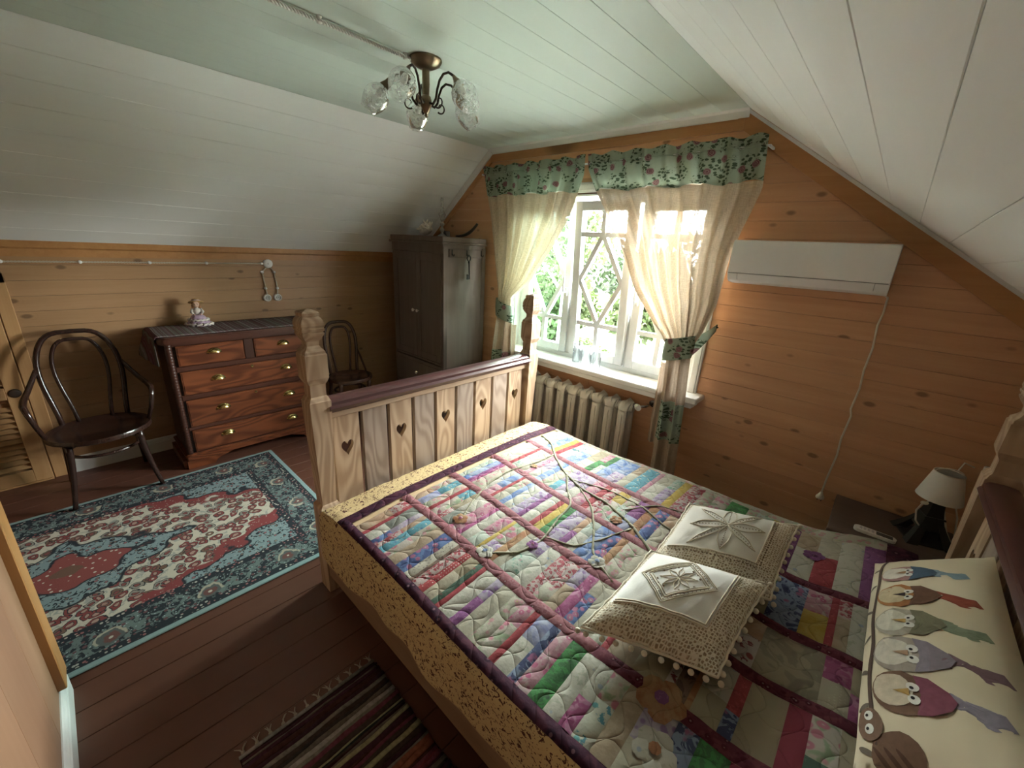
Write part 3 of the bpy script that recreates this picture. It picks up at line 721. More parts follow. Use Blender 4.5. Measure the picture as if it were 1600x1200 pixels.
def qpatch(xa, xb, sa, sb, off=.0015, puff=.0045, cu=.022, cv=.026, skew=None):
    """strip of the quilt surface between x = xa..xb and s = sa..sb (functions of x allowed for s), seams pressed down"""
    fa = sa if callable(sa) else (lambda x: sa); fb = sb if callable(sb) else (lambda x: sb)
    nu = max(2, int(math.ceil((xb-xa)/cu))); xm = (xa+xb)/2; nv = max(3, int(math.ceil((fb(xm)-fa(xm))/cv)))
    def fn(u, v):
        x = lerp(xa, xb, u); p = Vector(qsurf(x, lerp(fa(x), fb(x), v)))
        e = min(u, 1-u)*(xb-xa); g = min(v, 1-v)*(fb(x)-fa(x)); k = smooth(min(e, g)/.012)
        return p + Vector((0, -.4 if lerp(fa(x), fb(x), v) < .27 else 0, 1))*(off + puff*k)
    m = MB(); m.grid(fn, nu, nv); return m
# backing: whole spread
m = MB(); m.grid(lambda u, v: qsurf(lerp(QX0, QX1, u), STOT*v), 70, 70); m.v = [(a, b, c-.004) for (a, b, c) in m.v]
qpart(m, 'backing', M_QB)
IX0, IX1 = -1.505, .245          # inside the plum border
SH_F = [.965, 1.262, 1.572, 1.895]; SH_H = [.925, 1.19, 1.445, 1.765]        # sashing lines at the foot and head
def line(k): return lambda x: s_of_y(lerp(SH_F[k], SH_H[k], (x - IX0)/(IX1 - IX0)))
SP = s_of_y(.690)                # inner edge of near plum border
qpart(qpatch(QX0, QX1, 0.0, s_of_y(.648), .001, .002, .03, .03), 'cream_border', M_CREAMB)
qpart(qpatch(QX0, -1.600, s_of_y(.648), STOT-.02, .001, .002, .03, .03), 'cream_border', M_CREAMB)
qpart(qpatch(-1.600, QX1, s_of_y(.648)+.0, SP, .0015, .003, .03, .015), 'plum_border', M_PURP)
qpart(qpatch(-1.600, IX0-.035, SP, STOT-.02, .0015, .003, .03, .03), 'plum_border', M_PURP)
qpart(qpatch(IX1, QX1, SP, STOT-.02, .0015, .003, .03, .03), 'plum_border', M_PURP)
hw = .0225
for k in range(4):
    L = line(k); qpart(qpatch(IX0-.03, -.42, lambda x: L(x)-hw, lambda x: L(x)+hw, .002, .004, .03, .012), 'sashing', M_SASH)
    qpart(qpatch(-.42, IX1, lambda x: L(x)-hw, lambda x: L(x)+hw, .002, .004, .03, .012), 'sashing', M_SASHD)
rq = random.Random(8)
POOL = ['cream', 'cream_floral', 'ivory', 'blue', 'pink', 'mint', 'cream_rose', 'lilac', 'red_floral', 'periwinkle', 'turquoise', 'tan', 'peach', 'grey_green', 'red', 'purple', 'blue_floral', 'yellow', 'green', 'magenta', 'teal_sprig', 'cream', 'ivory', 'cream_floral', 'beige', 'text']
COLS = {0: [('peach', 60), ('red', 22), ('ivory', 60), ('blue_floral', 34), ('red_floral', 30), ('turquoise', 44), ('cream_rose', 40), ('tan', 55), ('blue_floral', 62), ('text', 40), ('brown_paisley', 16), ('red_floral', 42), ('red_dot', 34), ('seersucker', 50), ('dark_green', 26), ('red', 22), ('ivory', 62), ('purple', 38), ('cream', 66), ('cream_floral', 50), ('cream_rose', 52), ('red', 28), ('ivory', 60), ('navy', 34), ('pink', 52), ('green', 60), ('ivory', 56), ('magenta', 46), ('teal_sprig', 60), ('tan', 62), ('seersucker', 90), ('navy', 60), ('brown_paisley', 80), ('crimson', 60), ('beige', 80), ('navy', 40), ('beige', 90)],
        1: [('peach', 40), ('periwinkle', 46), ('cream_floral', 40), ('red', 22), ('cream_rose', 48), ('red_floral', 30), ('grey_green', 60), ('pink', 56), ('magenta', 20), ('ivory', 44), ('mint', 52), ('yellow', 18), ('lilac', 52), ('orange', 32), ('cream', 40), ('mint', 70), ('ivory', 60), ('red_floral', 40), ('cream_floral', 54), ('tan', 44), ('magenta', 40), ('blue_floral', 40), ('cream', 66), ('ivory', 40), ('red', 22), ('tan', 80), ('beige', 90), ('burgundy_leaf', 24), ('brown_paisley', 40), ('orange', 16), ('beige', 70), ('navy', 34), ('beige', 90), ('crimson', 50), ('dark_green', 60), ('beige', 60)],
        2: [('mint', 34), ('blue', 34), ('purple', 18), ('magenta', 16), ('cream_floral', 62), ('ivory', 26), ('pink', 44), ('red', 18), ('cream', 42), ('blue', 28), ('ivory', 46), ('lilac', 40), ('purple', 24), ('ivory', 46), ('red', 26), ('yellow', 34), ('green', 34), ('lilac', 60), ('purple', 30), ('ivory', 46), ('blue', 54), ('blue_floral', 46), ('orange', 30), ('cream_floral', 56), ('cream', 50), ('peach', 62), ('tan', 60), ('peach', 80), ('brown_paisley', 44), ('grey_green', 62), ('burgundy_leaf', 84), ('taupe_swirl', 150), ('seersucker', 60), ('magenta', 50)],
        3: [('ivory', 40), ('cream_floral', 36), ('red', 20), ('mint', 40), ('cream', 46), ('pink', 28), ('ivory', 40), ('blue', 36), ('cream_floral', 50), ('turquoise', 34), ('lilac', 44), ('ivory', 44), ('pink', 54), ('red', 30), ('red_floral', 40), ('cream_rose', 50), ('mint', 46), ('periwinkle', 50), ('orange', 36), ('blue_floral', 44), ('cream', 40), ('brown_paisley', 50), ('ivory', 54), ('blue', 46), ('grey_green', 60), ('cream', 60), ('beige', 84), ('navy', 84), ('yellow', 60), ('red', 18), ('tan', 30), ('ivory', 46), ('periwinkle', 18)],
        4: [('mint', 30), ('cream', 36), ('blue', 40), ('yellow', 26), ('red', 24), ('ivory', 40), ('blue', 54), ('ivory', 46), ('green', 30), ('mint', 26), ('blue', 46), ('lilac', 50), ('cream', 36), ('turquoise', 52), ('pink', 20), ('ivory', 46), ('lilac', 36), ('yellow', 30), ('red_floral', 50), ('blue', 44), ('ivory', 50), ('cream_floral', 60), ('periwinkle', 30), ('mint', 50), ('yellow', 50), ('purple', 34), ('ivory', 54), ('red', 52), ('ivory', 54), ('purple', 48)]}
for c in range(5):
    lo = (lambda x: SP) if c == 0 else (lambda x, k=c-1: line(k)(x) + hw)
    hi = (lambda x: s_of_y(2.195)) if c == 4 else (lambda x, k=c: line(k)(x) - hw)
    seq = COLS[c]; tot = sum(w for _, w in seq); scl = (IX1 - IX0)/tot; x = IX0
    for (key, w) in seq:
        x1 = x + w*scl
        if rq.random() < .46 and w > 24:      # a strip pieced from two prints
            f = rq.uniform(.35, .65); k2 = rq.choice(POOL + ['cream_floral', 'ivory', 'cream_rose', 'mint', 'cream', 'lilac']); md = lambda q, a=lo, b=hi, f=f: lerp(a(q), b(q), f)
            qpart(qpatch(x, x1, lo, md), 'patch', F[key]); qpart(qpatch(x, x1, md, hi), 'patch', F[k2])
        else: qpart(qpatch(x, x1, lo, hi), 'patch', F[key])
        x = x1
qpart(qpatch(IX0-.03, IX1, s_of_y(2.195), STOT-.02, .0015, .003, .03, .03), 'far_border', F['cream_floral'])
# appliqué tree: branches, blossoms
M_BRANCH = fabric('print_branch_olive', 'wash', [(.42, .41, .26), (.56, .53, .38)], 60)
def qcurve(name, pts, r, mat):
    P = []
    for (a, b), (c, d) in zip(pts, pts[1:]):
        n = max(2, int(math.hypot(c-a, d-b)/.03))
        P += [(lerp(a, c, i/n), lerp(b, d, i/n)) for i in range(n)]
    P.append(pts[-1]); P = [P[0]] + [tuple((P[i-1][j] + 2*P[i][j] + P[i+1][j])/4 for j in (0, 1)) for i in range(1, len(P)-1)] + [P[-1]]
    m = MB(); m.tube([(x, y, qsurf(x, s_of_y(y))[2] + .0035) for (x, y) in P], r, 6); return qpart(m, name, mat)
BR = [[(-1.52, 2.03), (-1.40, 1.98), (-1.28, 1.86), (-1.15, 1.76), (-.98, 1.68), (-.80, 1.66), (-.62, 1.58), (-.46, 1.46), (-.30, 1.40)],
      [(-1.30, 1.88), (-1.30, 1.70), (-1.34, 1.50), (-1.32, 1.32), (-1.25, 1.14), (-1.20, 1.05)],
      [(-1.12, 1.76), (-1.02, 1.62), (-.92, 1.52), (-.90, 1.38), (-.86, 1.22), (-.88, 1.08), (-.98, .98)],
      [(-.98, 1.68), (-.84, 1.58), (-.74, 1.44), (-.66, 1.30), (-.52, 1.22)],
      [(-.86, 1.24), (-.74, 1.28), (-.68, 1.40), (-.62, 1.56)], [(-1.05, 1.72), (-.86, 1.78), (-.66, 1.76), (-.50, 1.68), (-.36, 1.70)], [(-.72, 1.66), (-.62, 1.82), (-.46, 1.88)]]
for i, b in enumerate(BR): qcurve('applique_branch', b, [.0085, .0055, .0065, .006, .005, .0055, .0045][i], M_BRANCH)
def blossom(x, y, r, keys, petals=5, rot=0):
    zt = lambda a, b: qsurf(a, s_of_y(b))[2]
    m = MB()
    for k in range(petals):
        t = 2*PI*k/petals + rot; cx, cy = x + r*.55*math.cos(t), y + r*.55*math.sin(t)
        rim = [(cx + r*.5*math.cos(q*PI/4), cy + r*.5*math.sin(q*PI/4)) for q in range(8)]
        m.add([(a, b, zt(a, b) + .008) for (a, b) in rim] + [(cx, cy, zt(cx, cy) + .013)], [(q, (q+1) % 8, 8) for q in range(8)])
    rim = [(x + r*.3*math.cos(q*PI/4), y + r*.3*math.sin(q*PI/4)) for q in range(8)]
    m.add([(a, b, zt(a, b) + .014) for (a, b) in rim] + [(x, y, zt(x, y) + .018)], [(q, (q+1) % 8, 8) for q in range(8)], 1)
    qpart(m, 'applique_flower', [F[keys[0]], F[keys[1]]])
for a in ((-1.20, 1.04, .035, ('orange', 'pink')), (-.98, .985, .036, ('ivory', 'blue')), (-.87, 1.16, .026, ('purple', 'magenta')), (-.62, 1.27, .036, ('ivory', 'blue')), (-.70, 1.57, .03, ('orange', 'tan')), (-.20, .93, .068, ('orange', 'purple')), (-.16, .80, .055, ('ivory', 'orange')), (.02, 2.00, .04, ('purple', 'purple')), (-1.28, 1.66, .02, ('orange', 'yellow')), (.05, .74, .06, ('blue', 'dark_green'))): blossom(*a)
# ================================================================== rugs
def persian():
    m = Mat('persian_rug_wool', .95, 0, .05); x = m.xyz(m.coord()); P = m.coord()
    HX, HY = .757, 1.20
    ax, ay = x[0].abs(), x[1].abs()
    wob = (m.noise(P, 26, 2) - .5)*.020
    e = (ax*-1.0 + HX).min(ay*-1.0 + HY) + wob*.25                       # distance from the edge
    blue, dark, cream_, red, brown, pale = (.195, .25, .26), (.030, .034, .040), (.47, .42, .345), (.205, .052, .052), (.145, .085, .062), (.30, .36, .36)
    big = m.voro(P, 13.5, .75); mid = m.voro(P, 30, .85); small = m.voro(P, 52, .9); cellc = m.voro(P, 13.5, .75, out='Color'); c2 = m.voro(P, 30, .85, out='Color')
    hue = m.val(cellc.k); hue2 = m.val(c2.k)
    # main field: cream ground, red/brown blossoms outlined dark
    f = m.mix(m.noise(P, 34, 2, .5, .8).step(.55, .60), cream_, (.30, .30, .27))
    Pd = m.vec(x[0] + (m.noise(P, 14, 2) - .5)*.06, x[1] + (m.noise(m.mapv(P, loc=(3, 7, 0)), 14, 2) - .5)*.06, 0.0)
    fm = m.voro(Pd, 17, .9, dims='2D'); fh = m.val(m.voro(Pd, 17, .9, out='Color', dims='2D').k); fr = (m.noise(P, 60, 2) - .5)*.12; fd = fm + fr
    f = m.mix(fd.step(.47, .43), f, dark); f = m.mix(fd.step(.41, .37), f, m.mix(fh.step(.45, .55), (.20, .055, .052), m.mix(fh.step(.72, .78), (.155, .10, .075), (.24, .22, .19)))); f = m.mix(fd.step(.24, .21), f, dark); f = m.mix(fd.step(.19, .16), f, m.mix(fh.step(.5, .52), (.34, .22, .18), (.20, .07, .065)))
    f = m.mix(big.step(.30, .27)*hue.gt(.62), f, dark); f = m.mix(big.step(.26, .22)*hue.gt(.62), f, m.mix(hue.step(.8, .82), (.20, .06, .055), brown)); f = m.mix(big.step(.12, .08)*hue.gt(.62), f, cream_)
    # blue ground with motifs
    b = m.mix(m.noise(P, 40, 2, .5, 1.0).step(.55, .60), blue, dark); b = m.mix(mid.step(.30, .25), b, dark); b = m.mix(mid.step(.24, .19), b, m.mix(hue2.step(.45, .55), (.26, .11, .115), (.16, .12, .10))); b = m.mix(small.step(.16, .11), b, cream_)
    # outer border: darker, with arched cream blossoms
    o = m.mix(m.noise(P, 30, 3, .6, 1.2).step(.47, .53), (.135, .165, .160), dark); o = m.mix(mid.step(.28, .22), o, (.13, .065, .07)); o = m.mix(small.step(.20, .15), o, pale)
    sy = (x[1]*2.7 + .25).frac() - .5; sx = (x[0]*2.9 + .1).frac() - .5
    long_ = (ax*-1.0 + HX).lt(ay*-1.0 + HY)                                 # on the long sides
    t = sy*long_ + sx*(long_*-1.0 + 1.0)
    dd = ((t/2.7).pw(2.0) + (e - .125).pw(2.0)).pw(.5) + wob*.5
    o = m.mix((dd + wob*2).step(.060, .054)*(e + wob).step(.105, .115), o, (.36, .32, .25)); o = m.mix((dd + wob*2).step(.046, .040), o, (.10, .11, .105)); o = m.mix((dd + wob*2).step(.030, .024), o, (.15, .07, .065)); o = m.mix(dd.step(.009, .006), o, cream_)
    # lozenge field with scalloped red outline, blue corners, central medallion
    sc = ((x[0]*46).sin() + (x[1]*34).sin())*.050 + wob*5
    d = ax/.52 + ay/1.02 + sc
    dm = ax/.30 + (x[1]).abs()/.50 + sc*1.3
    inn = m.mix(d.step(1.15, 1.18), f, m.mix(small.step(.2, .15), red, (.36, .30, .26))); inn = m.mix(d.step(1.29, 1.31), inn, dark); inn = m.mix(d.step(1.33, 1.35), inn, b)
    inn = m.mix(dm.step(1.05, 1.0), inn, dark); inn = m.mix(dm.step(.97, .93), inn, b); inn = m.mix(dm.step(.62, .58), inn, dark); inn = m.mix(dm.step(.56, .52), inn, m.mix(mid.step(.22, .17), (.22, .065, .06), cream_)); inn = m.mix(dm.step(.17, .14), inn, brown)
    guard = m.mix(small.step(.36, .28), dark, m.mix(hue2.step(.5, .55), (.26, .11, .11), (.36, .34, .30)))
    c = m.mix(e.step(.262, .268), guard, inn); c = m.mix(e.step(.232, .226), c, dark); c = m.mix(e.step(.224, .218), c, o)
    c = m.mix(e.step(.072, .067), c, guard); c = m.mix(e.step(.038, .033), c, dark); c = m.mix(e.step(.029, .025), c, (.235, .315, .315))
    m.color(c); m.bump(m.noise(P, 260, 2), .4, .003); return m.m
rug = MB(); rug.box(-.757, .757, -1.20, 1.20, 0, .010, .004)
rug.build('persian_rug', persian(), None, label='blue, cream and red patterned oriental rug before the chest of drawers', cat='rug', loc=(-2.808, -.24, .0005))
rr = empty('rag_rug', (-1.27, .36, .0005), label='dark striped rag rug with knotted fringe beside the bed', cat='rug')
RC = [(.17, .15, .13), (.05, .02, .02), (.21, .075, .05), (.06, .05, .045), (.12, .10, .085), (.03, .012, .015), (.28, .20, .18), (.035, .03, .03), (.20, .19, .18), (.15, .035, .05), (.05, .035, .03), (.30, .16, .16), (.04, .018, .025), (.26, .24, .14), (.02, .022, .024), (.13, .04, .06), (.30, .27, .25), (.05, .02, .03)]
RM = [plain('rag_%d' % i, c, .95, spec=.1, var=.3, scale=70) for i, c in enumerate(RC)]
MB().box(0, 1.60, -.255, .255, 0, .003).build('warp_ground', RM[5], rr)
rg = random.Random(3); x = .012
while x < 1.58:
    w = rg.choice((.008, .011, .014, .018, .022)); ph = rg.uniform(0, 6); n = 14; m = MB()
    P = [(x + w/2 + .0025*math.sin(ph + j*.9) + .001*rg.uniform(-1, 1), -.255 + .51*j/n + (rg.uniform(-.006, .006) if j in (0, n) else 0), .0045) for j in range(n+1)]
    m.tube(P, w*.56, 6, flat=1.0); m.v = [(a, b, max(.0005, .0045 + (c-.0045)*.55)) for (a, b, c) in m.v]
    m.build('rag_strip', rg.choice(RM), rr, True); x += w*.92
M_YARN = plain('undyed_yarn', (.30, .26, .21), .95)
MB().tube([(-.002, -.255, .006), (-.002, 0, .006), (-.002, .255, .006)], .007, 6).build('end_binding', RM[8], rr, True)
for k in range(12):
    m = MB(); y = -.24 + .044*k
    m.ball((-.012, y, .007), .007, 7, 5)
    for j in range(3):
        a = rg.uniform(-.5, .5); m.tube([(-.012, y, .006), (-.030, y + .014*math.sin(a), .005), (-.045, y + .03*math.sin(a*1.6), .003)], [.0025, .0022, .0012], 5)
    m.build('tassel', M_YARN, rr, True)

# ================================================================== chest of drawers
M_MAHO = wood('mahogany_fronts', (.21, .062, .024), (.095, .025, .010), 1, .3, fine=26, var=.25, spec=.5, contrast=1.2, rings=60)
M_MAHD = wood('mahogany_dark', (.075, .025, .014), (.035, .012, .008), 2, .35, fine=24, var=.25, spec=.5)
M_MAHT = wood('mahogany_top', (.10, .036, .022), (.055, .018, .012), 1, .3, fine=24, var=.2, spec=.5)
M_BRASS = plain('brass', (.62, .48, .20), .25, 1.0, var=.05)
DX, DYc = -3.64, .9325
ds = empty('chest_of_drawers', (DX, DYc, 0), label='mahogany chest of five drawers with brass cup handles', cat='chest of drawers')
hw_ = .5225; dep = .455
m = MB().box(-dep, -.012, -hw_+.02, hw_-.02, .10, .975, .004); m.build('carcass', M_MAHD, ds)
def slab_outline(a, b, yy, r):        # rounded front corners: (x, y) with front at +x
    P = [(a, -yy), (a, yy)]
    for i in range(7): t = PI/2*(1 - i/6); P.append((b - r + r*math.cos(t), yy - r + r*math.sin(t)))
    for i in range(7): t = -PI/2*i/6; P.append((b - r + r*math.cos(t), -yy + r + r*math.sin(t)))
    return P
m = MB()
for (z0, z1, e) in ((.975, .985, .028), (.985, 1.012, .040), (1.012, 1.020, .036), (1.020, 1.026, .028)): m.prism(slab_outline(-dep, e, hw_ - .012 + e, .055), 2, z0, z1)
m.build('top', M_MAHT, ds, SM)
m = MB()                              # plinth with bracket feet
m.box(-dep, .004, -hw_+.004, hw_-.004, .065, .118, .004); m.prism(slab_outline(-dep, .012, hw_+.004, .03), 2, .100, .112)
for sgn in (-1, 1):
    P = [(sgn*hw_, .0), (sgn*(hw_-.17), .0), (sgn*(hw_-.19), .03), (sgn*(hw_-.24), .048), (sgn*(hw_-.30), .066), (sgn*hw_, .066)]
    m.prism(P, 0, -.02, .006); m.box(-dep, -.02, sgn*hw_-.02, sgn*hw_+.02, 0, .066)
m.build('plinth', M_MAHO, ds)
for sgn in (-1, 1):                   # turned quarter columns
    pr = [(.0, .118)]; z = .118
    while z < .965:
        pr += [(.020, z), (.023, z+.008), (.020, z+.016)]; z += .022
    pr += [(.022, .968), (.026, .975)]
    MB().lathe(pr, 12, (-.016, sgn*(hw_-.030), 0)).build('pilaster', M_MAHD, ds, SM)
for (z0, z1) in ((.118, .126), (.306, .330), (.547, .583), (.766, .802), (.957, .975)): MB().box(-.03, -.004, -hw_+.05, hw_-.05, z0, z1, .003).build('drawer_rail', M_MAHT, ds)
MB().box(-.03, .0, -.032, .032, .80, .96, .003).build('divider', M_MAHD, ds)
cup = MB(); n, q = 14, 7
for i in range(q+1):
    for j in range(n+1):
        a = PI*j/n; b = PI/2*i/q; cup.v.append((.026*math.sin(b)*math.sin(a)**.8 + .002, .040*math.cos(a)*(.35+.65*math.sin(b)**.6 if i else .0) if False else .040*math.cos(a)*math.sin(b)**.5, .030*math.sin(a)*math.cos(b)))
for i in range(q):
    for j in range(n): cup.f.append((i*(n+1)+j, i*(n+1)+j+1, (i+1)*(n+1)+j+1, (i+1)*(n+1)+j)); cup.mi.append(0)
cup.prism([(.048*math.cos(PI*j/16), -.004 + .040*math.sin(PI*j/16)) for j in range(17)], 0, 0, .0025)
cup_me = cup.mesh('cup_handle', M_BRASS, True)
esc = MB(); esc.prism([(.010*math.cos(2*PI*j/12), .013*math.sin(2*PI*j/12)) for j in range(12)], 0, 0, .003); esc.ball((.003, 0, .002), .0045, 8, 5, mi=1)
esc_me = esc.mesh('keyhole_plate', [M_BRASS, M_BACK])
def drawer(y0, y1, z0, z1, pulls, key=False):
    d = MB().box(-.02, .006, y0, y1, z0, z1, .003); d.box(.004, .009, y0+.008, y1-.008, z0+.008, z1-.008, .002)
    o = d.build('drawer', M_MAHO, ds)
    for y in pulls: put('cup_handle', cup_me, o, (.009, y, (z0+z1)/2 + (.004 if len(pulls) == 2 else .006)))
    if key: put('keyhole_plate', esc_me, o, (.009, 0, z1-.022))
    return o
drawer(-.455, -.036, .806, .954, [-.2325]); drawer(.036, .455, .806, .954, [.2475])
for (a, b, k) in ((.587, .762, True), (.334, .543, True), (.130, .302, False)): drawer(-.458, .458, a, b, [-.2355, .2475], k)
# runner on the chest
def runner_mat():
    m = Mat('woven_striped_runner', .95, 0, .05); x = m.xyz(m.coord()); s = x[1] + (m.noise(m.coord(), 6, 2) - .5)*.012
    a = m.noise(m.vec(s*1.0, 0.0, 0.0), 34, 3, .7); b = m.noise(m.vec(s, 3.0, 0.0), 90, 2)
    c = m.ramp(a, [(.30, (.045, .04, .05)), (.40, (.20, .17, .17)), (.46, (.13, .03, .045)), (.53, (.16, .17, .13)), (.60, (.30, .28, .29)), (.70, (.085, .05, .075))])
    c = m.mix(b.step(.56, .62), c, (.40, .38, .38)); w = m.noise(m.vec(x[0]*3, x[1], x[2]), 150, 2); m.color(m.mix(w*.6, c, (.06, .045, .05))); m.bump(w, .6, .003); return m.m
def run(u, v):                        # u across x, v along y; drops over the left end
    L0 = .21; tot = 1.09 + L0; d = v*tot - L0; x = lerp(-.43, -.005, u); rip = .003*math.sin(v*60 + u*3)
    if d < -.012: return (x, -.562 + .004*math.sin(u*14) - .05*smooth(-d/L0)*(1-u), 1.021 + d*.93)
    return (x, -.552 + max(0, d), 1.0285 + rip*.3 - (.004 if d < 0 else 0))
rn = MB(); rn.grid(run, 12, 60)
ro = rn.build('runner', runner_mat(), None, True, label='striped woven runner draped over the chest of drawers', cat='runner', loc=(DX, DYc, 0))
sd = ro.modifiers.new('thickness', 'SOLIDIFY'); sd.thickness = .004; sd.offset = 1

# ================================================================== bentwood chairs
M_BENT = wood('dark_bentwood', (.060, .026, .018), (.022, .010, .008), 2, .22, fine=20, var=.2, spec=.7)
M_BENT2 = wood('brown_bentwood', (.12, .055, .034), (.055, .024, .016), 2, .25, fine=20, var=.2, spec=.7)
def arc(fn, n): return [fn(i/n) for i in range(n+1)]
def bentwood(name, loc, rz, label, mat, r, hz, arms, fz=0.0):
    e = empty(name, loc, rz, label, 'chair')
    sx, sy = r*.98, r*1.02
    rim = [(.032*0, 0)]
    m = MB(); pr = [(0, .447), (r-.03, .449), (r-.022, .4555), (r-.004, .458), (r, .450), (r, .430), (r-.012, .424), (r-.035, .426), (0, .436)]
    m.lathe(pr, 36); m.v = [(x*.97, y*1.03, z) for (x, y, z) in m.v]; m.build('seat', mat, e, SM)
    k = r/.25
    for s_ in (-1, 1):
        MB().tube(arc(lambda t: (lerp(.155, .205, t**1.8)*k, s_*lerp(.165, .215, t**1.6)*k, lerp(.435, fz, t)), 8), [lerp(.020, .0125, i/8) for i in range(9)], 10).build('front_leg', mat, e, True)
        MB().tube(arc(lambda t: (lerp(-.165, -.275, t**1.7)*k, s_*lerp(.17, .20, t)*k, lerp(.445, 0, t)), 8), [lerp(.018, .0125, i/8) for i in range(9)], 10).build('rear_leg', mat, e, True)
    def hoop(wb, wt, z1, x0, x1, zb):
        P = []
        for i in range(33):
            t = PI*i/32; c, s2 = math.cos(t), math.sin(t)
            yy = math.copysign(abs(c)**.52, c); zz = abs(s2)**.86
            z = zb + (z1-zb)*zz; f = (z-.45)/(1.05-.45)
            P.append((lerp(x0, x1, max(0, f)), yy*k*lerp(wb, wt, smooth((z-.42)/.50)), z))
        return P
    MB().tube(hoop(.160, .222, hz, -.185*k, -.30*k, .435), .0155, 10).build('back_hoop', mat, e, True)
    MB().tube(hoop(.082, .150, hz-.05, -.205*k, -.296*k, .45), .0115, 10).build('inner_hoop', mat, e, True)
    ring = [(.165*k*math.cos(2*PI*i/32) - .01, .170*k*1.03*math.sin(2*PI*i/32), .315) for i in range(32)]
    MB().tube(ring, .0105, 8, closed=True).build('stretcher_ring', mat, e, True)
    if arms:
        for s_ in (-1, 1):
            P = [(-.255, s_*.205, .83), (-.225, s_*.235, .77), (-.16, s_*.268, .715), (-.06, s_*.292, .690), (.03, s_*.296, .684), (.075, s_*.290, .665), (.085, s_*.281, .62), (.065, s_*.270, .55), (.025, s_*.258, .485), (.0, s_*.246, .44)]
            MB().tube(P, [.012, .0145, .0155, .017, .017, .0155, .0145, .0135, .013, .012], 10).build('arm', mat, e, True)
    else:
        for s_ in (-1, 1):
            P = [(-.25*k, s_*.20*k, .66), (-.235*k, s_*.225*k, .60), (-.20*k, s_*.24*k, .53), (-.13*k, s_*.242*k, .475), (-.09*k, s_*.236*k, .445)]
            MB().tube(P, .010, 8).build('brace', mat, e, True)
    return e
bentwood('bentwood_armchair', (-3.705, .01, 0), math.radians(2), 'dark bentwood armchair standing left of the chest of drawers', M_BENT, .255, 1.055, True, .0150)
bentwood('bentwood_chair', (-3.775, 1.80, 0), math.radians(-6), 'brown bentwood side chair between the chest of drawers and the wardrobe', M_BENT2, .205, .955, False)

# ================================================================== wardrobe
M_WARD = wood('grey_brown_stain', (.20, .155, .13), (.145, .11, .09), 2, .72, knots=.9, fine=20, var=.2, spec=.2)
WXL, WXR, WYF, WYB, WT = -3.755, -2.955, 2.315, 2.815, 1.74
wd = empty('wardrobe', (WXL, WYF, 0), label='tall grey-brown two-door wardrobe in the corner by the window', cat='wardrobe')
W, D = WXR-WXL, WYB-WYF
m = MB()
for a in ((0, .022, 0, D, .0, WT), (W-.022, W, .0, D, 0, WT), (.022, W-.022, D-.012, D, .05, WT), (.022, W-.022, .012, D, .05, .07), (.022, W-.022, .012, D, WT-.02, WT), (.022, W-.022, .012, D, .64, .66)): m.box(*a, .002)
m.build('carcass', M_WARD, wd)
MB().box(W-.002, W+.006, D-.045, D, .0, WT-.02, .002).build('side_batten', M_WARD, wd)
MB().box(W-.002, W+.006, 0, .040, .0, WT-.02, .002).build('side_batten', M_WARD, wd)
MB().box(.0, W, -.004, .016, WT-.075, WT, .002).build('top_rail', M_WARD, wd)
m = MB().box(-.022, W+.026, -.026, D+.004, WT, WT+.020, .006); m.box(-.010, W+.012, -.013, D, WT+.020, WT+.065, .004); m.build('cornice', M_WARD, wd)
M_PORC = plain('white_porcelain', (.78, .77, .74), .15, var=.02)
knob_me = MB().lathe([(.006, 0), (.007, .010), (.014, .016), (.016, .022), (.013, .029), (0, .032)], 14, M=Matrix.Rotation(PI/2, 3, 'X')).mesh('knob', M_PORC, True)
def ward_door(x0, x1, z0, z1, kx, kz, name):
    m = MB()
    if name == 'drawer': m.box(x0, x1, -.006, .014, z0, z1, .003); m.box(x0+.03, x1-.03, -.010, -.004, z0+.03, z1-.03, .003)
    else:
        s = .062
        for a in ((x0, x0+s, z0, z1), (x1-s, x1, z0, z1), (x0+s, x1-s, z0, z0+s), (x0+s, x1-s, z1-s-.01, z1)): m.box(a[0], a[1], -.006, .014, a[2], a[3], .003)
        m.box(x0+s-.004, x1-s+.004, .004, .010, z0+s-.004, z1-s+.004)
    o = m.build(name, M_WARD, wd); put('knob', knob_me, o, (kx, -.006, kz)); return o
ward_door(.024, W/2-.0015, .672, WT-.078, W/2-.034, 1.125, 'door'); ward_door(W/2+.0015, W-.024, .672, WT-.078, W/2+.034, 1.125, 'door')
ward_door(.024, W-.024, .36, .636, W/2, .50, 'drawer'); ward_door(.024, W-.024, .07, .352, W/2, .21, 'drawer')
# hook board on the side of the wardrobe
M_IRON = plain('blackened_iron', (.03, .027, .025), .5, .7)
hb = MB().box(W+.006, W+.018, .055, D-.055, 1.635, 1.705, .002).build('hook_board', M_WARD, wd)
for y in (.085, .255, .43):
    m = MB().box(W+.018, W+.021, y-.007, y+.007, 1.652, 1.700, .001); m.tube([(W+.020, y, 1.668), (W+.034, y, 1.648), (W+.046, y, 1.650), (W+.050, y, 1.664)], [.004, .0036, .0036, .0034], 7)
    m.build('coat_hook', M_IRON, hb, SM)
m = MB(); kx, ky, kz = 0, 0, 0
m.tube([(0, .020*math.cos(2*PI*i/20), -.020 + .024*math.sin(2*PI*i/20)) for i in range(20)], .0045, 7, closed=True)
m.tube([(0, 0, -.042), (0, .012, -.20)], [.006, .0055], 8); m.tube([(0, .0005, -.05), (0, .001, -.062)], .009, 8)
m.box(-.003, .003, -.022, .012, -.205, -.160, .001); m.box(-.003, .003, -.022, -.008, -.175, -.168)
m.build('iron_key', M_IRON, None, SM, label='large old iron key hanging on the middle wardrobe hook', cat='key', loc=(WXR+.0475, WYF+.255, 1.652))

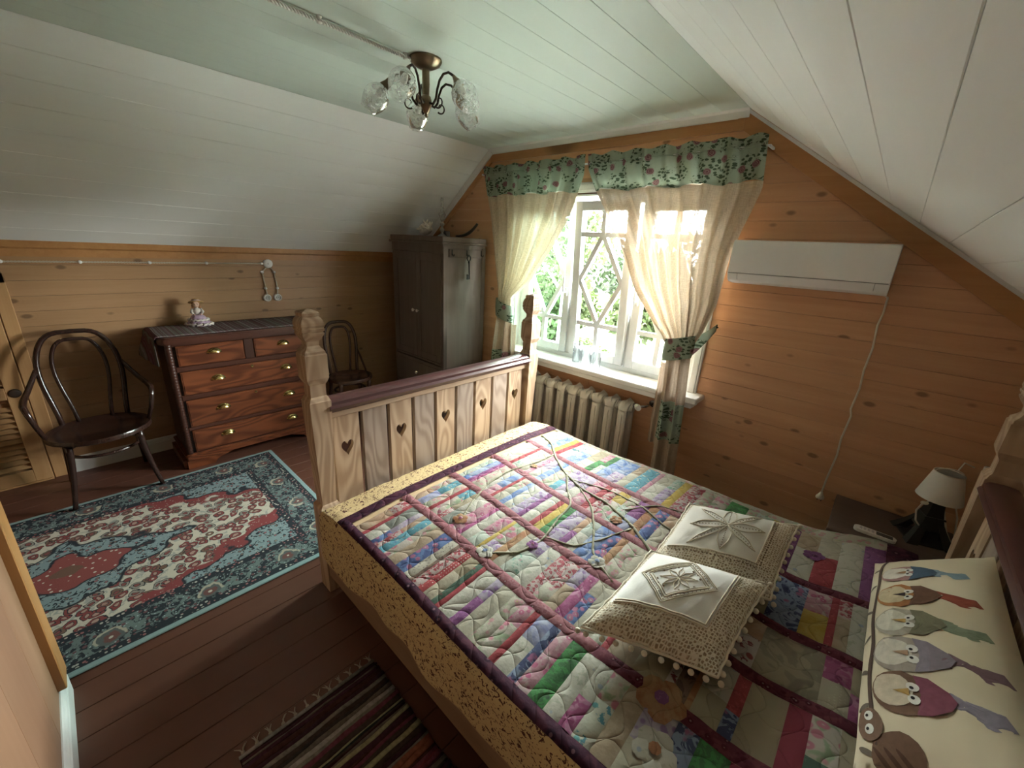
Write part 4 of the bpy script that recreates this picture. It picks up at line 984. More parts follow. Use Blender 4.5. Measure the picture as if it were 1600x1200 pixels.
# ================================================================== things on the wardrobe
WTOP = WT + .065
M_SHELL2 = plain('sea_shell', (.66, .60, .53), .5, var=.2, scale=20)
m = MB(); rs = random.Random(2)
def shell(u, v):                        # tapering whorl with flared lip
    t = u*PI; w = 2*PI*v; r = .050*math.sin(t)**.75*(1 - .35*u) + .001; x = lerp(-.075, .085, u)
    k = 1 + .10*math.sin(6*w + 9*u) + .18*max(0, math.sin(w - .6))*smooth((u-.35)/.3)
    return (x, r*k*math.cos(w)*.95, .048 + r*k*math.sin(w)*.95)
m.grid(shell, 22, 20)
for i in range(15):
    a = rs.uniform(-.2, PI + .2); q = rs.uniform(-.055, .065); R0 = .040*(1 - abs(q)/.14); l = rs.uniform(.020, .050)
    c = Vector((q, R0*math.cos(a)*.9, .050 + R0*math.sin(a)*.9)); d = Vector((rs.uniform(-.35, .35), math.cos(a), math.sin(a))).normalized()
    m.tube([c - d*.01, c + d*l*.4, c + d*l], [.014, .008, .001], 6)
m.build('conch_shell', M_SHELL2, None, True, label='white spiky conch shell on top of the wardrobe', cat='shell', loc=(WXL+.315, WYF+.17, WTOP)).scale = (1.25, 1.25, 1.25)
M_SILV = plain('tarnished_silver', (.42, .40, .36), .3, .9)
M_LGLASS = glass('lamp_chimney_glass', (.93, .95, .95), .3, .10)
cs = empty('oil_lamp', (WXL+.53, WYF+.20, WTOP), label='silver oil lamp with a slender glass chimney on the wardrobe', cat='lamp')
MB().lathe([(.040, 0), (.042, .008), (.030, .016), (.012, .028), (.010, .04), (.020, .052), (.022, .064), (.012, .076), (.010, .090), (.021, .104), (.022, .116), (.010, .128), (.013, .14), (.020, .146), (.018, .152)], 16).build('base', M_SILV, cs, SM)
MB().lathe([(.016, .152), (.030, .175), (.034, .195), (.020, .215), (.014, .235), (.012, .30), (.0115, .335)], 16, open_=True).build('chimney', M_LGLASS, cs, True)
m = MB(); P = arc(lambda t: (.02 + .24*t, .0, .014 + .11*t**2.6), 14); m.tube(P, [lerp(.012, .0045, abs(i/14-.62)*1.6) + .004 for i in range(15)], 8)
m.build('curved_horn', plain('dark_horn', (.035, .025, .02), .4), None, True, label='dark curved horn lying on the wardrobe beside the oil lamp', cat='horn', loc=(WXL+.585, WYF+.30, WTOP), rot=(0, 0, math.radians(12)))
m = MB(); m.box(-.035, .035, -.03, .03, 0, .055, .006); m.build('small_box', plain('dark_box', (.05, .035, .025), .5), None, label='small dark box on the wardrobe between shell and lamp', cat='box', loc=(WXL+.455, WYF+.30, WTOP))

# ================================================================== bedside table, lamp, remote
M_NST = wood('dark_walnut', (.13, .088, .066), (.085, .055, .04), 0, .6, fine=20, var=.2)
NT = .515
ns = empty('bedside_table', (.27, 2.575, 0), label='dark wooden bedside table between the bed and the gable wall', cat='table')
MB().box(-.235, .235, -.215, .215, NT-.025, NT, .004).build('top', M_NST, ns)
for sx in (-1, 1):
    for sy in (-1, 1): MB().box(sx*.20-.018, sx*.20+.018, sy*.185-.018, sy*.185+.018, 0, NT-.025, .003).build('leg', M_NST, ns)
for a in ((-.19, .19, -.197, -.177, NT-.13, NT-.025), (-.19, .19, .177, .197, NT-.13, NT-.025), (-.21, -.19, -.18, .18, NT-.13, NT-.025), (.19, .21, -.18, .18, NT-.13, NT-.025)): MB().box(*a, .002).build('apron', M_NST, ns)
MB().box(-.19, .19, -.18, .18, .14, .158, .002).build('shelf', M_NST, ns)
M_REM = plain('remote_white', (.62, .60, .55), .4, var=.03); M_SCR = plain('remote_display', (.02, .02, .02), .3)
rm = empty('remote_control', (.212, 2.462, NT), math.radians(1), 'white remote control with dark display on the bedside table', 'remote')
m = MB(); P = []
for i in range(9): t = PI/2 - PI*i/8; P.append((.058 + .022*math.cos(t), .022*math.sin(t)))
for i in range(9): t = -PI/2 - PI*i/8; P.append((-.058 + .022*math.cos(t), .022*math.sin(t)))
m.prism(P, 2, 0, .016); m.build('body', M_REM, rm)
MB().box(.005, .066, -.015, .015, .0155, .017, .0).build('display', M_SCR, rm)
for i in range(4):
    for j in range(2): MB().box(-.058+.015*i, -.048+.015*i, -.010+.012*j, -.002+.012*j, .0155, .0175).build('button', plain('remote_key', (.42, .41, .40), .5), rm)
# lamp on a small lattice tower
M_TOWER = plain('dark_green_cast_iron', (.012, .016, .015), .45, .3)
M_SHADE = Mat('white_lampshade', .6, 0, .3); M_SHADE.color((.66, .64, .58)); M_SHADE = M_SHADE.m
M_CORD = plain('white_cord', (.60, .56, .46), .5)
lp = empty('table_lamp', (.385, 2.625, NT), math.radians(20), 'small table lamp with white shade on a dark tower-shaped base', 'lamp')
def tw(z): return .012 + .060*(1 - z/.24)**2.2
m = MB()
for sx in (-1, 1):
    for sy in (-1, 1):
        pr = [(z, tw(z)) for z in (0, .02, .04, .06, .08, .10)]
        vs = []
        for z, c in pr:
            h = .018*(1 - z/.16) + .004
            for (a, b) in ((-h, -h), (h, -h), (h, h), (-h, h)): vs.append((sx*c + a, sy*c + b, z))
        m.add(vs, [(i*4+k, i*4+(k+1) % 4, i*4+4+(k+1) % 4, i*4+4+k) for i in range(len(pr)-1) for k in range(4)] + [(3, 2, 1, 0)])
m.squares([(z, tw(z) + .010) for z in (.070, .09, .10, .13, .16, .20, .24)], 0, 0)
m.squares([(.066, .072*.66), (.076, .046)], 0, 0)
m.squares([(.125, tw(.125)+.016), (.132, tw(.13)+.016)], 0, 0); m.squares([(0, .082), (.006, .082), (.010, .076)], 0, 0)
m.build('tower_base', M_TOWER, lp)
m = MB(); m.tube([(0, 0, .238), (0, 0, .30)], .010, 10); m.build('socket', M_CORD, lp, True)
m = MB(); m.lathe([(.082, .222), (.0835, .222), (.0535, .352), (.052, .352)], 32, open_=True); m.lathe([(.082, .222), (.052, .352)], 32, open_=True); m.build('shade', M_SHADE, lp, SM)
MB().tube([(.052*math.cos(2*PI*i/24), .052*math.sin(2*PI*i/24), .354) for i in range(24)], .003, 6, closed=True).build('shade_ring', M_CORD, lp, True)
m = MB(); m.tube(arc(lambda t: (.05*math.cos(PI*t), .0, .354 + .022*math.sin(PI*t)), 10), .003, 6); m.build('loop', M_CORD, lp, True)
m = MB(); m.tube([(-.03, -.03, .06), (-.075, -.055, .11), (-.085, -.05, .16), (-.07, -.04, .19), (-.045, -.03, .21), (-.01, -.01, .245)], .0035, 7); m.ball((-.06, -.037, .199), .011, 8, 6, (1.5, .8, .8))
m.build('switch_cord', M_CORD, lp, True)
m = MB(); m.tube([(.02, .02, .24), (.03, -.02, .16), (.05, -.045, .08), (.075, -.06, .035), (.10, -.02, .05), (.115, .04, .12), (.10, .10, .22), (.10, .14, .32), (.125, .165, .36), (.16, .155, .348)], .0035, 7); m.build('mains_cord', M_CORD, lp, True)
so = empty('wall_socket', (.545, YB, .845), 0, 'white surface-mounted socket box on the gable wall above the lamp', 'socket')
MB().box(-.035, .035, -.035, 0, -.038, .038, .005).build('box', M_PORC, so); MB().lathe([(.024, 0), (.024, .006), (.019, .006), (.017, -.002), (0, -.002)], 18, (0, -.035, 0), Matrix.Rotation(PI/2, 3, 'X')).build('outlet', M_PORC, so, SM)
# ================================================================== curtains
def linen(name, col, transp, weave=420):
    m = Mat(name, .9, 0, .1); nt = m.nt; nt.nodes.remove(m.b); x = m.xyz(m.coord())
    wx = m.noise(m.vec(x[0]*3.0, x[1]*.3, x[2]*.12), 150, 2); wz = m.noise(m.vec(x[0]*.12, x[1]*.3, x[2]*3.0), 150, 2)
    slub = (wx + wz)*.5
    c = m.mix(slub.step(.35, .65), tuple(q*.80 for q in col), col)
    df = m.n('ShaderNodeBsdfDiffuse'); m.w(c, df.inputs[0]); tl = m.n('ShaderNodeBsdfTranslucent'); m.w(c, tl.inputs[0]); tr = m.n('ShaderNodeBsdfTransparent')
    a = m.n('ShaderNodeMixShader'); a.inputs[0].default_value = .10; m.w(df.outputs[0], a.inputs[1]); m.w(tl.outputs[0], a.inputs[2])
    b = m.n('ShaderNodeMixShader'); m.w(((slub - .5)*-.5 + transp)._m('ADD', 0.0, clampv=True), b.inputs[0]); m.w(a.outputs[0], b.inputs[1]); m.w(tr.outputs[0], b.inputs[2])
    m.surface(b.outputs[0]); return m.m
def rosecloth(name, tl_amt):
    m = Mat(name, .9, 0, .1); P = m.coord(); x = m.xyz(P)
    v = m.vec(x[0], x[2], x[1]*.15)
    base = (.27, .335, .26); big = m.voro(v, 11, .9, dims='2D'); cl = m.val(m.voro(v, 11, .9, out='Color', dims='2D').k)
    leafn = m.voro(m.mapv(v, (1.0, 1.6, 1), rot=(0, 0, .7)), 36, 1.0, dims='2D'); spray = m.noise(v, 11, 2, .5, .5)
    c = m.mix(m.noise(v, 20, 3), base, (.31, .375, .29))
    leaf = (leafn + (m.noise(v, 70, 2) - .5)*.15).step(.40, .32)*spray.step(.49, .53); c = m.mix(leaf, c, (.055, .085, .05))
    stem = (m.noise(v, 13, 2, .5, 2.5) - .5).abs().step(.010, .004)*spray.step(.42, .5); c = m.mix(stem, c, (.09, .09, .06))
    big = big + (m.noise(v, 45, 2) - .5)*.16; rose = big.step(.24, .19)*cl.gt(.40); pet = (big*70 + m.noise(v, 60, 2)*3).sin().step(-.3, .4)
    c = m.mix(rose, c, m.mix(pet, (.135, .055, .065), (.27, .17, .165)))
    m.color(c); t = m.n('ShaderNodeBsdfTranslucent'); m.w(c, t.inputs[0]); mx = m.n('ShaderNodeMixShader'); mx.inputs[0].default_value = tl_amt
    m.w(m.b.outputs[0], mx.inputs[1]); m.w(t.outputs[0], mx.inputs[2]); m.surface(mx.outputs[0]); return m.m
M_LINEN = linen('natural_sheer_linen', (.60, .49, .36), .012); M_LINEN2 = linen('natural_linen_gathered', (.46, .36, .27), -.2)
M_ROSE = rosecloth('rose_print_cotton', .30); M_ROSE2 = rosecloth('rose_print_cotton_band', .10)
def curtain(label, xo_t, xi_t, tie_z, tie, low, seed):
    """tables z -> x of the outer and inner edge; everything in world coordinates under an empty at the tie"""
    rnd = random.Random(seed); ox = xo_t[0][1]
    e = empty('curtain', (tie[0], 2.70, 0), label=label, cat='curtain', group='rose and linen curtains')
    NF = 9; ph = [rnd.uniform(0, 6.28) for _ in range(6)]
    def yfold(u, z):
        a = interp([(.2, .020), (tie_z-.12, .016), (tie_z, .012), (tie_z+.25, .020), (2.0, .020), (2.3, .014), (2.42, .010)], z)
        w = math.sin(2*PI*NF*u + ph[0] + .6*math.sin(z*1.7 + ph[1])) + .5*math.sin(2*PI*NF*1.7*u + ph[2]) + .35*math.sin(2*PI*3.1*u + ph[3] + z)
        return a*w
    def ybase(z): return interp([(.2, 2.635), (.8, 2.640), (tie_z, 2.650), (tie_z+.35, 2.672), (2.0, 2.715), (2.42, 2.728)], z)
    def pt(u, z, off=0.0):
        xo, xi = interp(xo_t, z), interp(xi_t, z); k = smooth((z-tie_z)/.5)
        uu = lerp(u, u**1.0, k); x = lerp(xo, xi, uu); x += .006*math.sin(2*PI*NF*u*.5 + ph[4])*smooth((2.1-z)/.5)
        return (x - tie[0], ybase(z) + yfold(u, z) - 2.70 - off, z)
    zs_top = 2.392
    def header(u, v):
        z = lerp(2.160, zs_top, v); sag = .010*math.sin(u*PI*7 + ph[5])*(1-v) + .008*math.sin(u*40)*(v > .99)
        return pt(u, z + sag, .006 if v < .8 else .008)
    MB().grid(header, 110, 10).build('valance', M_ROSE, e, True)
    MB().tube([pt(i/60, 2.335, .016) for i in range(61)], .0035, 5).build('rod_pocket_seam', M_ROSE2, e, True)
    MB().grid(lambda u, v: pt(u, lerp(tie_z, 2.165, v)), 120, 34).build('sheer_panel', M_LINEN, e, True)
    # gathered tail below the tie
    (z_bot, xo_b, xi_b) = low
    tab_o = [(z_bot, xo_b), (tie_z-.35, (xo_b+interp(xo_t, tie_z))/2), (tie_z, interp(xo_t, tie_z))]; tab_i = [(z_bot, xi_b), (tie_z-.35, xi_b*.7+interp(xi_t, tie_z)*.3), (tie_z, interp(xi_t, tie_z))]
    def tail(u, z, off=0):
        x = lerp(interp(tab_o, z), interp(tab_i, z), u)
        y = 2.645 + .026*math.sin(2*PI*1.9*u + ph[0] + .5*math.sin(z*2)) + .008*math.sin(2*PI*4.5*u + ph[1]) - off
        return (x - tie[0], y - 2.70, z)
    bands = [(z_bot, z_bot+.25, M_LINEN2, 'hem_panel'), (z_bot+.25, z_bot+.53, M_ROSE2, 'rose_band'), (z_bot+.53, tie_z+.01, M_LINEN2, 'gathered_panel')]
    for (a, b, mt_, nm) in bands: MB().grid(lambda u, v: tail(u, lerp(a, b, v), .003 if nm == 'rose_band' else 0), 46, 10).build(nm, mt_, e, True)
    # back layer of the gathered tail, shorter
    MB().grid(lambda u, v: (lerp(interp(tab_o, .8), interp(tab_i, .8), u)*.5 + interp(tab_i, .8)*.5 - tie[0] + (-.05 if xi_b < xo_b else .05), 2.672 + .012*math.sin(14*u + 1) - 2.70, lerp(z_bot+.19, tie_z-.12, v)), 20, 12).build('back_layer', M_LINEN2, e, True)
    # tie band
    xo, xi = interp(xo_t, tie_z), interp(xi_t, tie_z); cx, rx = (xo+xi)/2, abs(xo-xi)/2 + .012
    def tb(u, v):
        t = 2*PI*u; z = tie_z + lerp(-.075, .070, v) + .026*math.cos(t)*(1 if xo > xi else -1); b = .004*math.sin(PI*v)
        return (cx + (rx+b)*math.cos(t) - tie[0], 2.651 + (.050+b)*math.sin(t) - 2.70, z)
    MB().grid(tb, 40, 6, closed_u=True).build('tie_band', M_ROSE2, e, True)
    sgn = 1 if xo > xi else -1
    def loop(u, v):
        a = Vector((xo + sgn*.005, 2.645, tie_z + .02)); b = Vector((tie[0], 2.815, tie[1])); p = a.lerp(b, u); w = lerp(.068, .024, u)
        return (p.x - tie[0], p.y - 2.70 - .010*math.sin(PI*u), p.z + (v-.5)*2*w - .012*math.sin(PI*u))
    lo_ = MB(); lo_.grid(loop, 12, 4); lo_.build('tie_loop', M_ROSE2, e, True)
    MB().tube([(0, .135, tie[1]), (0, .110, tie[1]), (0, .108, tie[1]+.02)], .004, 6).build('wall_hook', M_IRON, e, True)
    return e
curtain('wide rose-trimmed linen curtain on the side nearest the air conditioner', [(1.19, -.872), (1.30, -.825), (1.47, -.782), (1.62, -.775), (1.77, -.770), (1.91, -.745), (2.13, -.69), (2.40, -.715)],
        [(1.19, -1.030), (1.26, -1.075), (1.33, -1.155), (1.53, -1.335), (1.85, -1.525), (2.15, -1.745), (2.30, -1.83), (2.40, -1.845)], 1.19, (-.792, 1.330), (.29, -.825, -1.00), 3)
curtain('narrower rose-trimmed linen curtain next to the wardrobe', [(1.22, -2.600), (1.33, -2.60), (1.71, -2.725), (2.09, -2.845), (2.36, -2.915), (2.40, -2.93)],
        [(1.22, -2.430), (1.34, -2.435), (1.49, -2.255), (1.75, -2.08), (1.96, -1.965), (2.26, -1.858), (2.40, -1.862)], 1.22, (-2.70, 1.31), (.32, -2.70, -2.44), 4)
cr = empty('curtain_rod', (-1.82, 2.735, 2.338), label='thin white curtain rod threaded through the rose valances', cat='rod')
MB().tube([(-1.12, 0, 0), (1.12, 0, 0)], .006, 8).build('rod', M_UPVC, cr, True)
for x in (-1.12, 0, 1.12): MB().box(x-.006, x+.006, 0, .105, -.006, .006, .001).build('bracket', M_UPVC, cr)

# ================================================================== radiator
M_RAD = plain('cream_radiator_enamel', (.50, .465, .40), .35, var=.04, scale=10)
rd = empty('radiator', (-1.78, 2.705, 0), label='cream cast-iron column radiator under the window', cat='radiator')
zb, zt_ = .165, .705
m = MB()
for (ya, yb2) in ((-.078, -.030), (.030, .070)): m.box(-.035, .035, ya, yb2, zb+.03, zt_-.045, .013)
m.prism([(-.084, zb+.07), (-.084, zt_-.085), (-.076, zt_-.070), (-.070, zt_-.070), (-.070, zb+.06), (-.076, zb+.06)], 0, -.009, .009)
for zz, sg in ((zb+.032, -1), (zt_-.045, 1)):      # rounded heads joining the two columns
    n = 12; ring = [(-.075*math.cos(PI*i/n), .052*math.sin(PI*i/n)) for i in range(n+1)]
    vs = []
    for x, k in ((-.035, .90), (-.022, 1.0), (.022, 1.0), (.035, .90)): vs += [(x, yy*k, zz - sg*.012 + sg*(hh*k + .012)) for (yy, hh) in ring]
    m.add(vs, [(r*(n+1)+i, r*(n+1)+i+1, (r+1)*(n+1)+i+1, (r+1)*(n+1)+i) for r in range(3) for i in range(n)] + [tuple(range(n+1)), tuple(range(3*(n+1)+n, 3*(n+1)-1, -1))])
for z in (zb+.035, zt_-.035): m.tube([(-.0563, 0, z), (-.048, 0, z), (-.044, 0, z), (.044, 0, z), (.048, 0, z), (.0563, 0, z)], [.030, .030, .036, .036, .030, .030], 14)
m.add([(-.010, -.060, zt_-.012), (.010, -.060, zt_-.012), (0, -.045, zt_+.012), (-.036, .050, zt_-.006), (.036, .050, zt_-.006), (0, .035, zt_+.030)], [(0, 1, 2), (0, 2, 5, 3), (1, 4, 5, 2), (3, 5, 4), (0, 3, 4, 1)])
sec = m.mesh('section', M_RAD, SM)
for k in range(10): put('section', sec, rd, (-.497 + .1125*k, 0, 0))
M_VALVE = plain('white_valve', (.75, .74, .70), .3, var=.02); M_CHROME = plain('chrome', (.5, .5, .5), .2, 1.0)
m = MB(); m.tube([(.57, 0, .700), (.60, 0, .700)], .017, 12); m.build('valve_nut', M_CHROME, rd, True)
m = MB(); m.tube([(.595, -.012, .702), (.612, -.03, .703), (.630, -.055, .705)], [.017, .022, .020], 14); m.build('thermostat_head', M_VALVE, rd, SM)
m = MB(); m.tube([(.615, 0, .700), (.650, .02, .705), (.655, .120, .705)], .010, 10); m.lathe([(.026, 0), (.026, .006), (.012, .010)], 16, (.655, .121, .705), Matrix.Rotation(-PI/2, 3, 'X')); m.build('pipe', M_CHROME, rd, True)
for x in (-.4, .35): MB().box(x-.015, x+.015, .06, .132, .56, .60, .003).build('bracket', M_RAD, rd)

# ================================================================== air conditioner with hanging lead
M_AC = plain('aircon_plastic', (.80, .795, .78), .35, var=.012); M_GAP = plain('aircon_gap', (.30, .30, .29), .6)
ac = empty('air_conditioner', (-.395, YB-.003, 1.63), label='white wall-mounted air conditioner beside the right-hand curtain', cat='air conditioner')
AW = .357
pr = [(0, .228), (-.150, .228), (-.178, .222), (-.186, .205), (-.190, .12), (-.188, .045), (-.176, .030), (-.165, .012), (-.14, .0), (-.06, -.012), (0, -.012)]
MB().prism(pr, 0, -AW, AW).build('housing', M_AC, ac, SM)
fp = [(-.1865, .222), (-.1935, .205), (-.197, .12), (-.195, .052), (-.190, .050), (-.189, .12), (-.1865, .20)]
MB().prism(fp, 0, -AW+.002, AW-.002).build('front_panel', M_AC, ac, SM)
MB().prism([(-.194, .046), (-.186, .028), (-.168, .006), (-.162, .010), (-.180, .034), (-.188, .048)], 0, -AW+.055, AW-.055).build('louvre_flap', M_AC, ac, SM)
MB().prism([(-.192, .050), (-.189, .046), (-.186, .048), (-.187, .052)], 0, -AW+.004, AW-.004).build('panel_gap', M_GAP, ac)
for x in (-AW+.052, AW-.054): MB().prism([(-.1935, .046), (-.184, .026), (-.172, .012), (-.168, .016), (-.182, .034), (-.188, .048)], 0, x, x+.002).build('flap_gap', M_GAP, ac)
m = MB(); m.tube([(.330, -.04, 0), (.364, -.03, -.02), (.366, -.02, -.10), (.360, -.018, -.16), (.371, -.018, -.28), (.366, -.018, -.40), (.374, -.018, -.50), (.366, -.018, -.62), (.377, -.018, -.66), (.368, -.018, -.80), (.374, -.018, -.90), (.364, -.018, -1.06), (.362, -.018, -1.15)], .005, 7)
m.build('power_lead', M_CORD, ac, True)
m = MB(); m.lathe([(.007, .0), (.010, -.012), (.019, -.028), (.021, -.034), (.021, -.042), (0, -.042)], 14); m.tube([(-.009, 0, -.042), (-.009, 0, -.060)], .0024, 6, mi=1); m.tube([(.009, 0, -.042), (.009, 0, -.060)], .0024, 6, mi=1)
m.build('plug', [M_CORD, M_CHROME], ac, SM, loc=(.362, -.022, -1.145))

# ================================================================== glasses on the sill
M_TUMB = glass('tumbler_glass', (.96, .985, .99), .25, .0)
tum = MB().lathe([(.0, .006), (.030, .006), (.0335, .155), (.035, .155), (.033, .0), (0, 0)], 24, caps=False).mesh('tumbler', M_TUMB, True)
for i, (x, y, s_, lb) in enumerate(((-1.835, 2.835, 1.0, 'tall clear glass nearest the tilted sash on the windowsill'), (-1.735, 2.825, 1.15, 'wider clear glass in the middle of the three on the windowsill'), (-1.628, 2.815, .95, 'clear glass on the windowsill, last of three towards the right-hand curtain'))):
    tag(put('tumbler', tum, None, (x, y, .868), (0, 0, 0), (s_ if i != 1 else 1.35, s_ if i != 1 else 1.35, [1.08, .98, .86][i])), lb, 'glass', 'glasses on the windowsill')

# ================================================================== chandelier
M_BRONZE = plain('antique_bronze', (.20, .15, .095), .30, .9, var=.15, scale=12); M_BLACKI = plain('dark_bronze_scroll', (.045, .035, .025), .4, .8)
M_SHADEG = glass('etched_glass_shade', (.96, .97, .96), .4, .06)
ch = empty('chandelier', (-1.872, 1.365, ZC), label='bronze five-arm chandelier with etched glass shades', cat='chandelier')
MB().lathe([(.0, -.001), (.074, -.001), (.075, -.008), (.066, -.022), (.040, -.036), (.022, -.042), (.0, -.042)], 28).build('canopy', M_BRONZE, ch, SM)
MB().lathe([(.017, -.040), (.018, -.10), (.015, -.145), (.022, -.150), (.026, -.165), (.026, -.190), (.020, -.200), (.014, -.212), (.006, -.222), (.009, -.228), (0, -.238)], 20).build('stem', M_BRONZE, ch, SM)
for k in range(5):
    th = math.atan2(-1.365, 1.872) + math.radians(-25 + 72*k); d = Vector((math.cos(th), math.sin(th), 0))
    def rp(r, z): return (d.x*r, d.y*r, z)
    P = [rp(.022, -.178), rp(.045, -.185), rp(.062, -.165), rp(.070, -.13), rp(.085, -.095), rp(.108, -.074), rp(.138, -.072), rp(.162, -.086), rp(.174, -.100)]
    ar = MB().tube(P, [.006, .006, .0055, .0055, .0055, .0055, .0055, .006, .007], 8).build('arm', M_BLACKI, ch, True)
    Q = []
    for i in range(26): t = i/25; a = -2.2 + 5.6*t; r_ = .026*(1 - .66*t); Q.append(rp(.080 + r_*math.cos(a), -.180 + r_*math.sin(a)))
    MB().tube(Q, [lerp(.0042, .0022, i/25) for i in range(26)], 6).build('scroll', M_BLACKI, ar, True)
    ax = (d*.62 + Vector((0, 0, -.78))).normalized(); R3 = ax.to_track_quat('Z', 'Y').to_matrix(); o0 = Vector(rp(.172, -.096))
    MB().lathe([(.007, -.008), (.009, .0), (.012, .012), (.022, .034), (.025, .044), (.022, .046)], 16, o0, R3).build('socket_cone', M_BRONZE, ar, SM)
    o1 = o0 + ax*.036
    MB().lathe([(.022, .0), (.036, .010), (.050, .028), (.0575, .050), (.058, .068), (.052, .092), (.043, .112), (.037, .124), (.0395, .128)], 28, o1, R3, open_=True).build('glass_shade', M_SHADEG, ch, True)
    MB().lathe([(.009, -.004), (.012, .01), (.0165, .035), (.012, .052), (0, .058)], 12, o1, R3).build('bulb', plain('frosted_bulb', (.62, .62, .58), .4, var=.02), ch, True)
# twisted cable on the ceiling with porcelain knobs
M_CABLE = plain('cream_twisted_cable', (.56, .49, .38), .8); M_CABLEW = plain('white_twisted_cable', (.66, .65, .61), .7)
def twist(P, r, pitch, rs, mat, par, name='cable_strand'):
    P = [Vector(p) for p in P]; L = sum((b-a).length for a, b in zip(P, P[1:])); n = int(L/pitch*8)
    pos = [P[0]]; acc = 0; out = []
    for i in range(n+1):
        s = L*i/n; k = 0; q = s
        while k < len(P)-2 and q > (P[k+1]-P[k]).length: q -= (P[k+1]-P[k]).length; k += 1
        d = (P[k+1]-P[k]); out.append((P[k] + d.normalized()*q, d.normalized(), s))
    for sg in (0, PI):
        pts_ = []
        for (p, d, s) in out:
            a = d.orthogonal().normalized(); b = d.cross(a); w = 2*PI*s/pitch + sg
            pts_.append(p + (a*math.cos(w) + b*math.sin(w))*r)
        MB().tube(pts_, rs, 5).build(name, mat, par, True)
KNOB = MB().lathe([(.011, 0), (.011, .004), (.007, .008), (.007, .016), (.011, .019), (.011, .023), (.004, .026), (0, .026)], 14).mesh('porcelain_knob', M_PORC, True)
cc = empty('ceiling_cable', (-1.90, .3, ZC), label='white twisted cable on porcelain knobs running to the chandelier', cat='cable')
twist([(0, -1.6, -.016), (0, .98, -.016), (.015, 1.03, -.012)], .0045, .026, .0042, M_CABLEW, cc)
for y in (-.19, -.58, -.97, .20, .59, .975): put('porcelain_knob', KNOB, cc, (0, y, 0), (PI, 0, 0))
wc = empty('wall_cable', (XL, .5, 1.497), label='cream twisted cable on porcelain knobs along the knee wall', cat='cable')
twist([(.013, -1.2, 0), (.013, .765, 0)], .0035, .030, .0033, M_CABLE, wc)
for y in (-.71, -.363, -.001, .349, .745): put('porcelain_knob', KNOB, wc, (0, y, 0), (0, PI/2, 0))
for (ya, yb_) in ((.78, .742), (.81, .838)):
    twist([(.012, ya, -.03), (.012, yb_, -.072), (.012, yb_ + .012, -.215), (.012, yb_ + (.016 if ya < .8 else .006), -.265)], .0035, .030, .0033, M_CABLE, wc)
    for z in (-.072, -.212): put('porcelain_knob', KNOB, wc, (0, yb_ + (.010 if z < -.1 else 0), z), (0, PI/2, 0))
RY = Matrix.Rotation(PI/2, 3, 'Y')
sw = empty('rotary_switch', (XL, 1.298, 1.497), label='round white porcelain rotary switch on the knee wall', cat='switch')
MB().lathe([(.038, 0), (.040, .006), (.036, .016), (.024, .024), (0, .026)], 26, M=RY).build('base', M_PORC, sw, SM)
MB().lathe([(.007, .022), (.006, .034), (0, .036)], 12, M=RY).build('knob', M_PORC, sw, SM)
for (y, lb) in ((1.256, 'round white porcelain socket below the rotary switch, nearer the armchair'), (1.342, 'round white porcelain socket below the rotary switch, nearer the wardrobe')):
    s_ = empty('round_socket', (XL, y, 1.203), label=lb, cat='socket', group='porcelain sockets on the knee wall')
    MB().lathe([(.031, 0), (.033, .008), (.031, .026), (.026, .030), (.022, .028), (.021, .014), (0, .014)], 24, M=RY).build('ring', M_PORC, s_, SM)
    MB().lathe([(.0205, .0145), (.0205, .016), (0, .016)], 18, M=RY).build('face', plain('socket_face', (.42, .43, .42), .4), s_, SM)
    for dy in (-.009, .009): MB().lathe([(.003, .016), (.003, .0168), (0, .0168)], 8, (0, dy, 0), RY).build('pin_hole', M_BACK, s_)

# ================================================================== cushions and pillow
def pillow_pt(a, b, T, p=2.3, sh=0.0, shy=0.0):
    def f(u, v, top=1):
        """u, v in -1..1 -> local point; top = +1/-1"""
        e = max(0.0, (1 - abs(u)**p))**.60*max(0.0, (1 - abs(v)**p))**.60
        pin = 1 - .045*(1 - abs(v)**2)*abs(u)**4 ; pin2 = 1 - .045*(1 - abs(u)**2)*abs(v)**4
        wr = .0025*math.sin(17*u + 5*v)*math.sin(11*v - 3*u)*e
        X_, Y_ = a*u*pin, b*v*pin2; return Vector((X_ + sh*Y_, Y_ + shy*X_, top*(T*e) + wr))
    return f
def lace_mat(name, a, b, wx, wy, linen_c, bx=.02, sh=0.0):
    m = Mat(name, .9, 0, .1); P = m.coord(); x = m.xyz(P); x[0] = x[0] - x[1]*sh
    d = m.voro(m.vec(x[0], x[1], 0.0), 105, .45); d2 = m.voro(m.vec(x[0], x[1], 0.0), 105, .45, feature='DISTANCE_TO_EDGE')
    ribs = m.noise(m.vec(x[0], x[1], 0.0), 30, 2)
    c_l = m.mix(d2.step(.26, .12), (.36, .28, .19), (.64, .58, .47)); c_l = m.mix(d.step(.16, .10)*ribs.step(.4, .6), c_l, (.58, .52, .41))
    lin = m.noise(m.vec(x[0], x[1]*6, 0.0), 90, 2); c_c = m.mix(lin, linen_c, tuple(q*.88 for q in linen_c))
    k = (x[1]*-1.0 - (b - wy)).step(-.002, .002).max((x[0] - (a - wx)).step(-.002, .002)).max((x[1] - (b - bx)).step(-.002, .002)).max((x[0]*-1.0 - (a - bx)).step(-.002, .002))
    m.color(m.mix(k, c_c, c_l)); m.bump(d2.step(.26, .10)*k + (k*-1.0 + 1.0)*.8 + lin*.12, .7, .003); return m.m
M_COTTON = plain('ecru_cotton_thread', (.60, .54, .43), .9, var=.08); M_DARKHOLE = plain('openwork_shadow_cloth', (.22, .17, .12), .95)
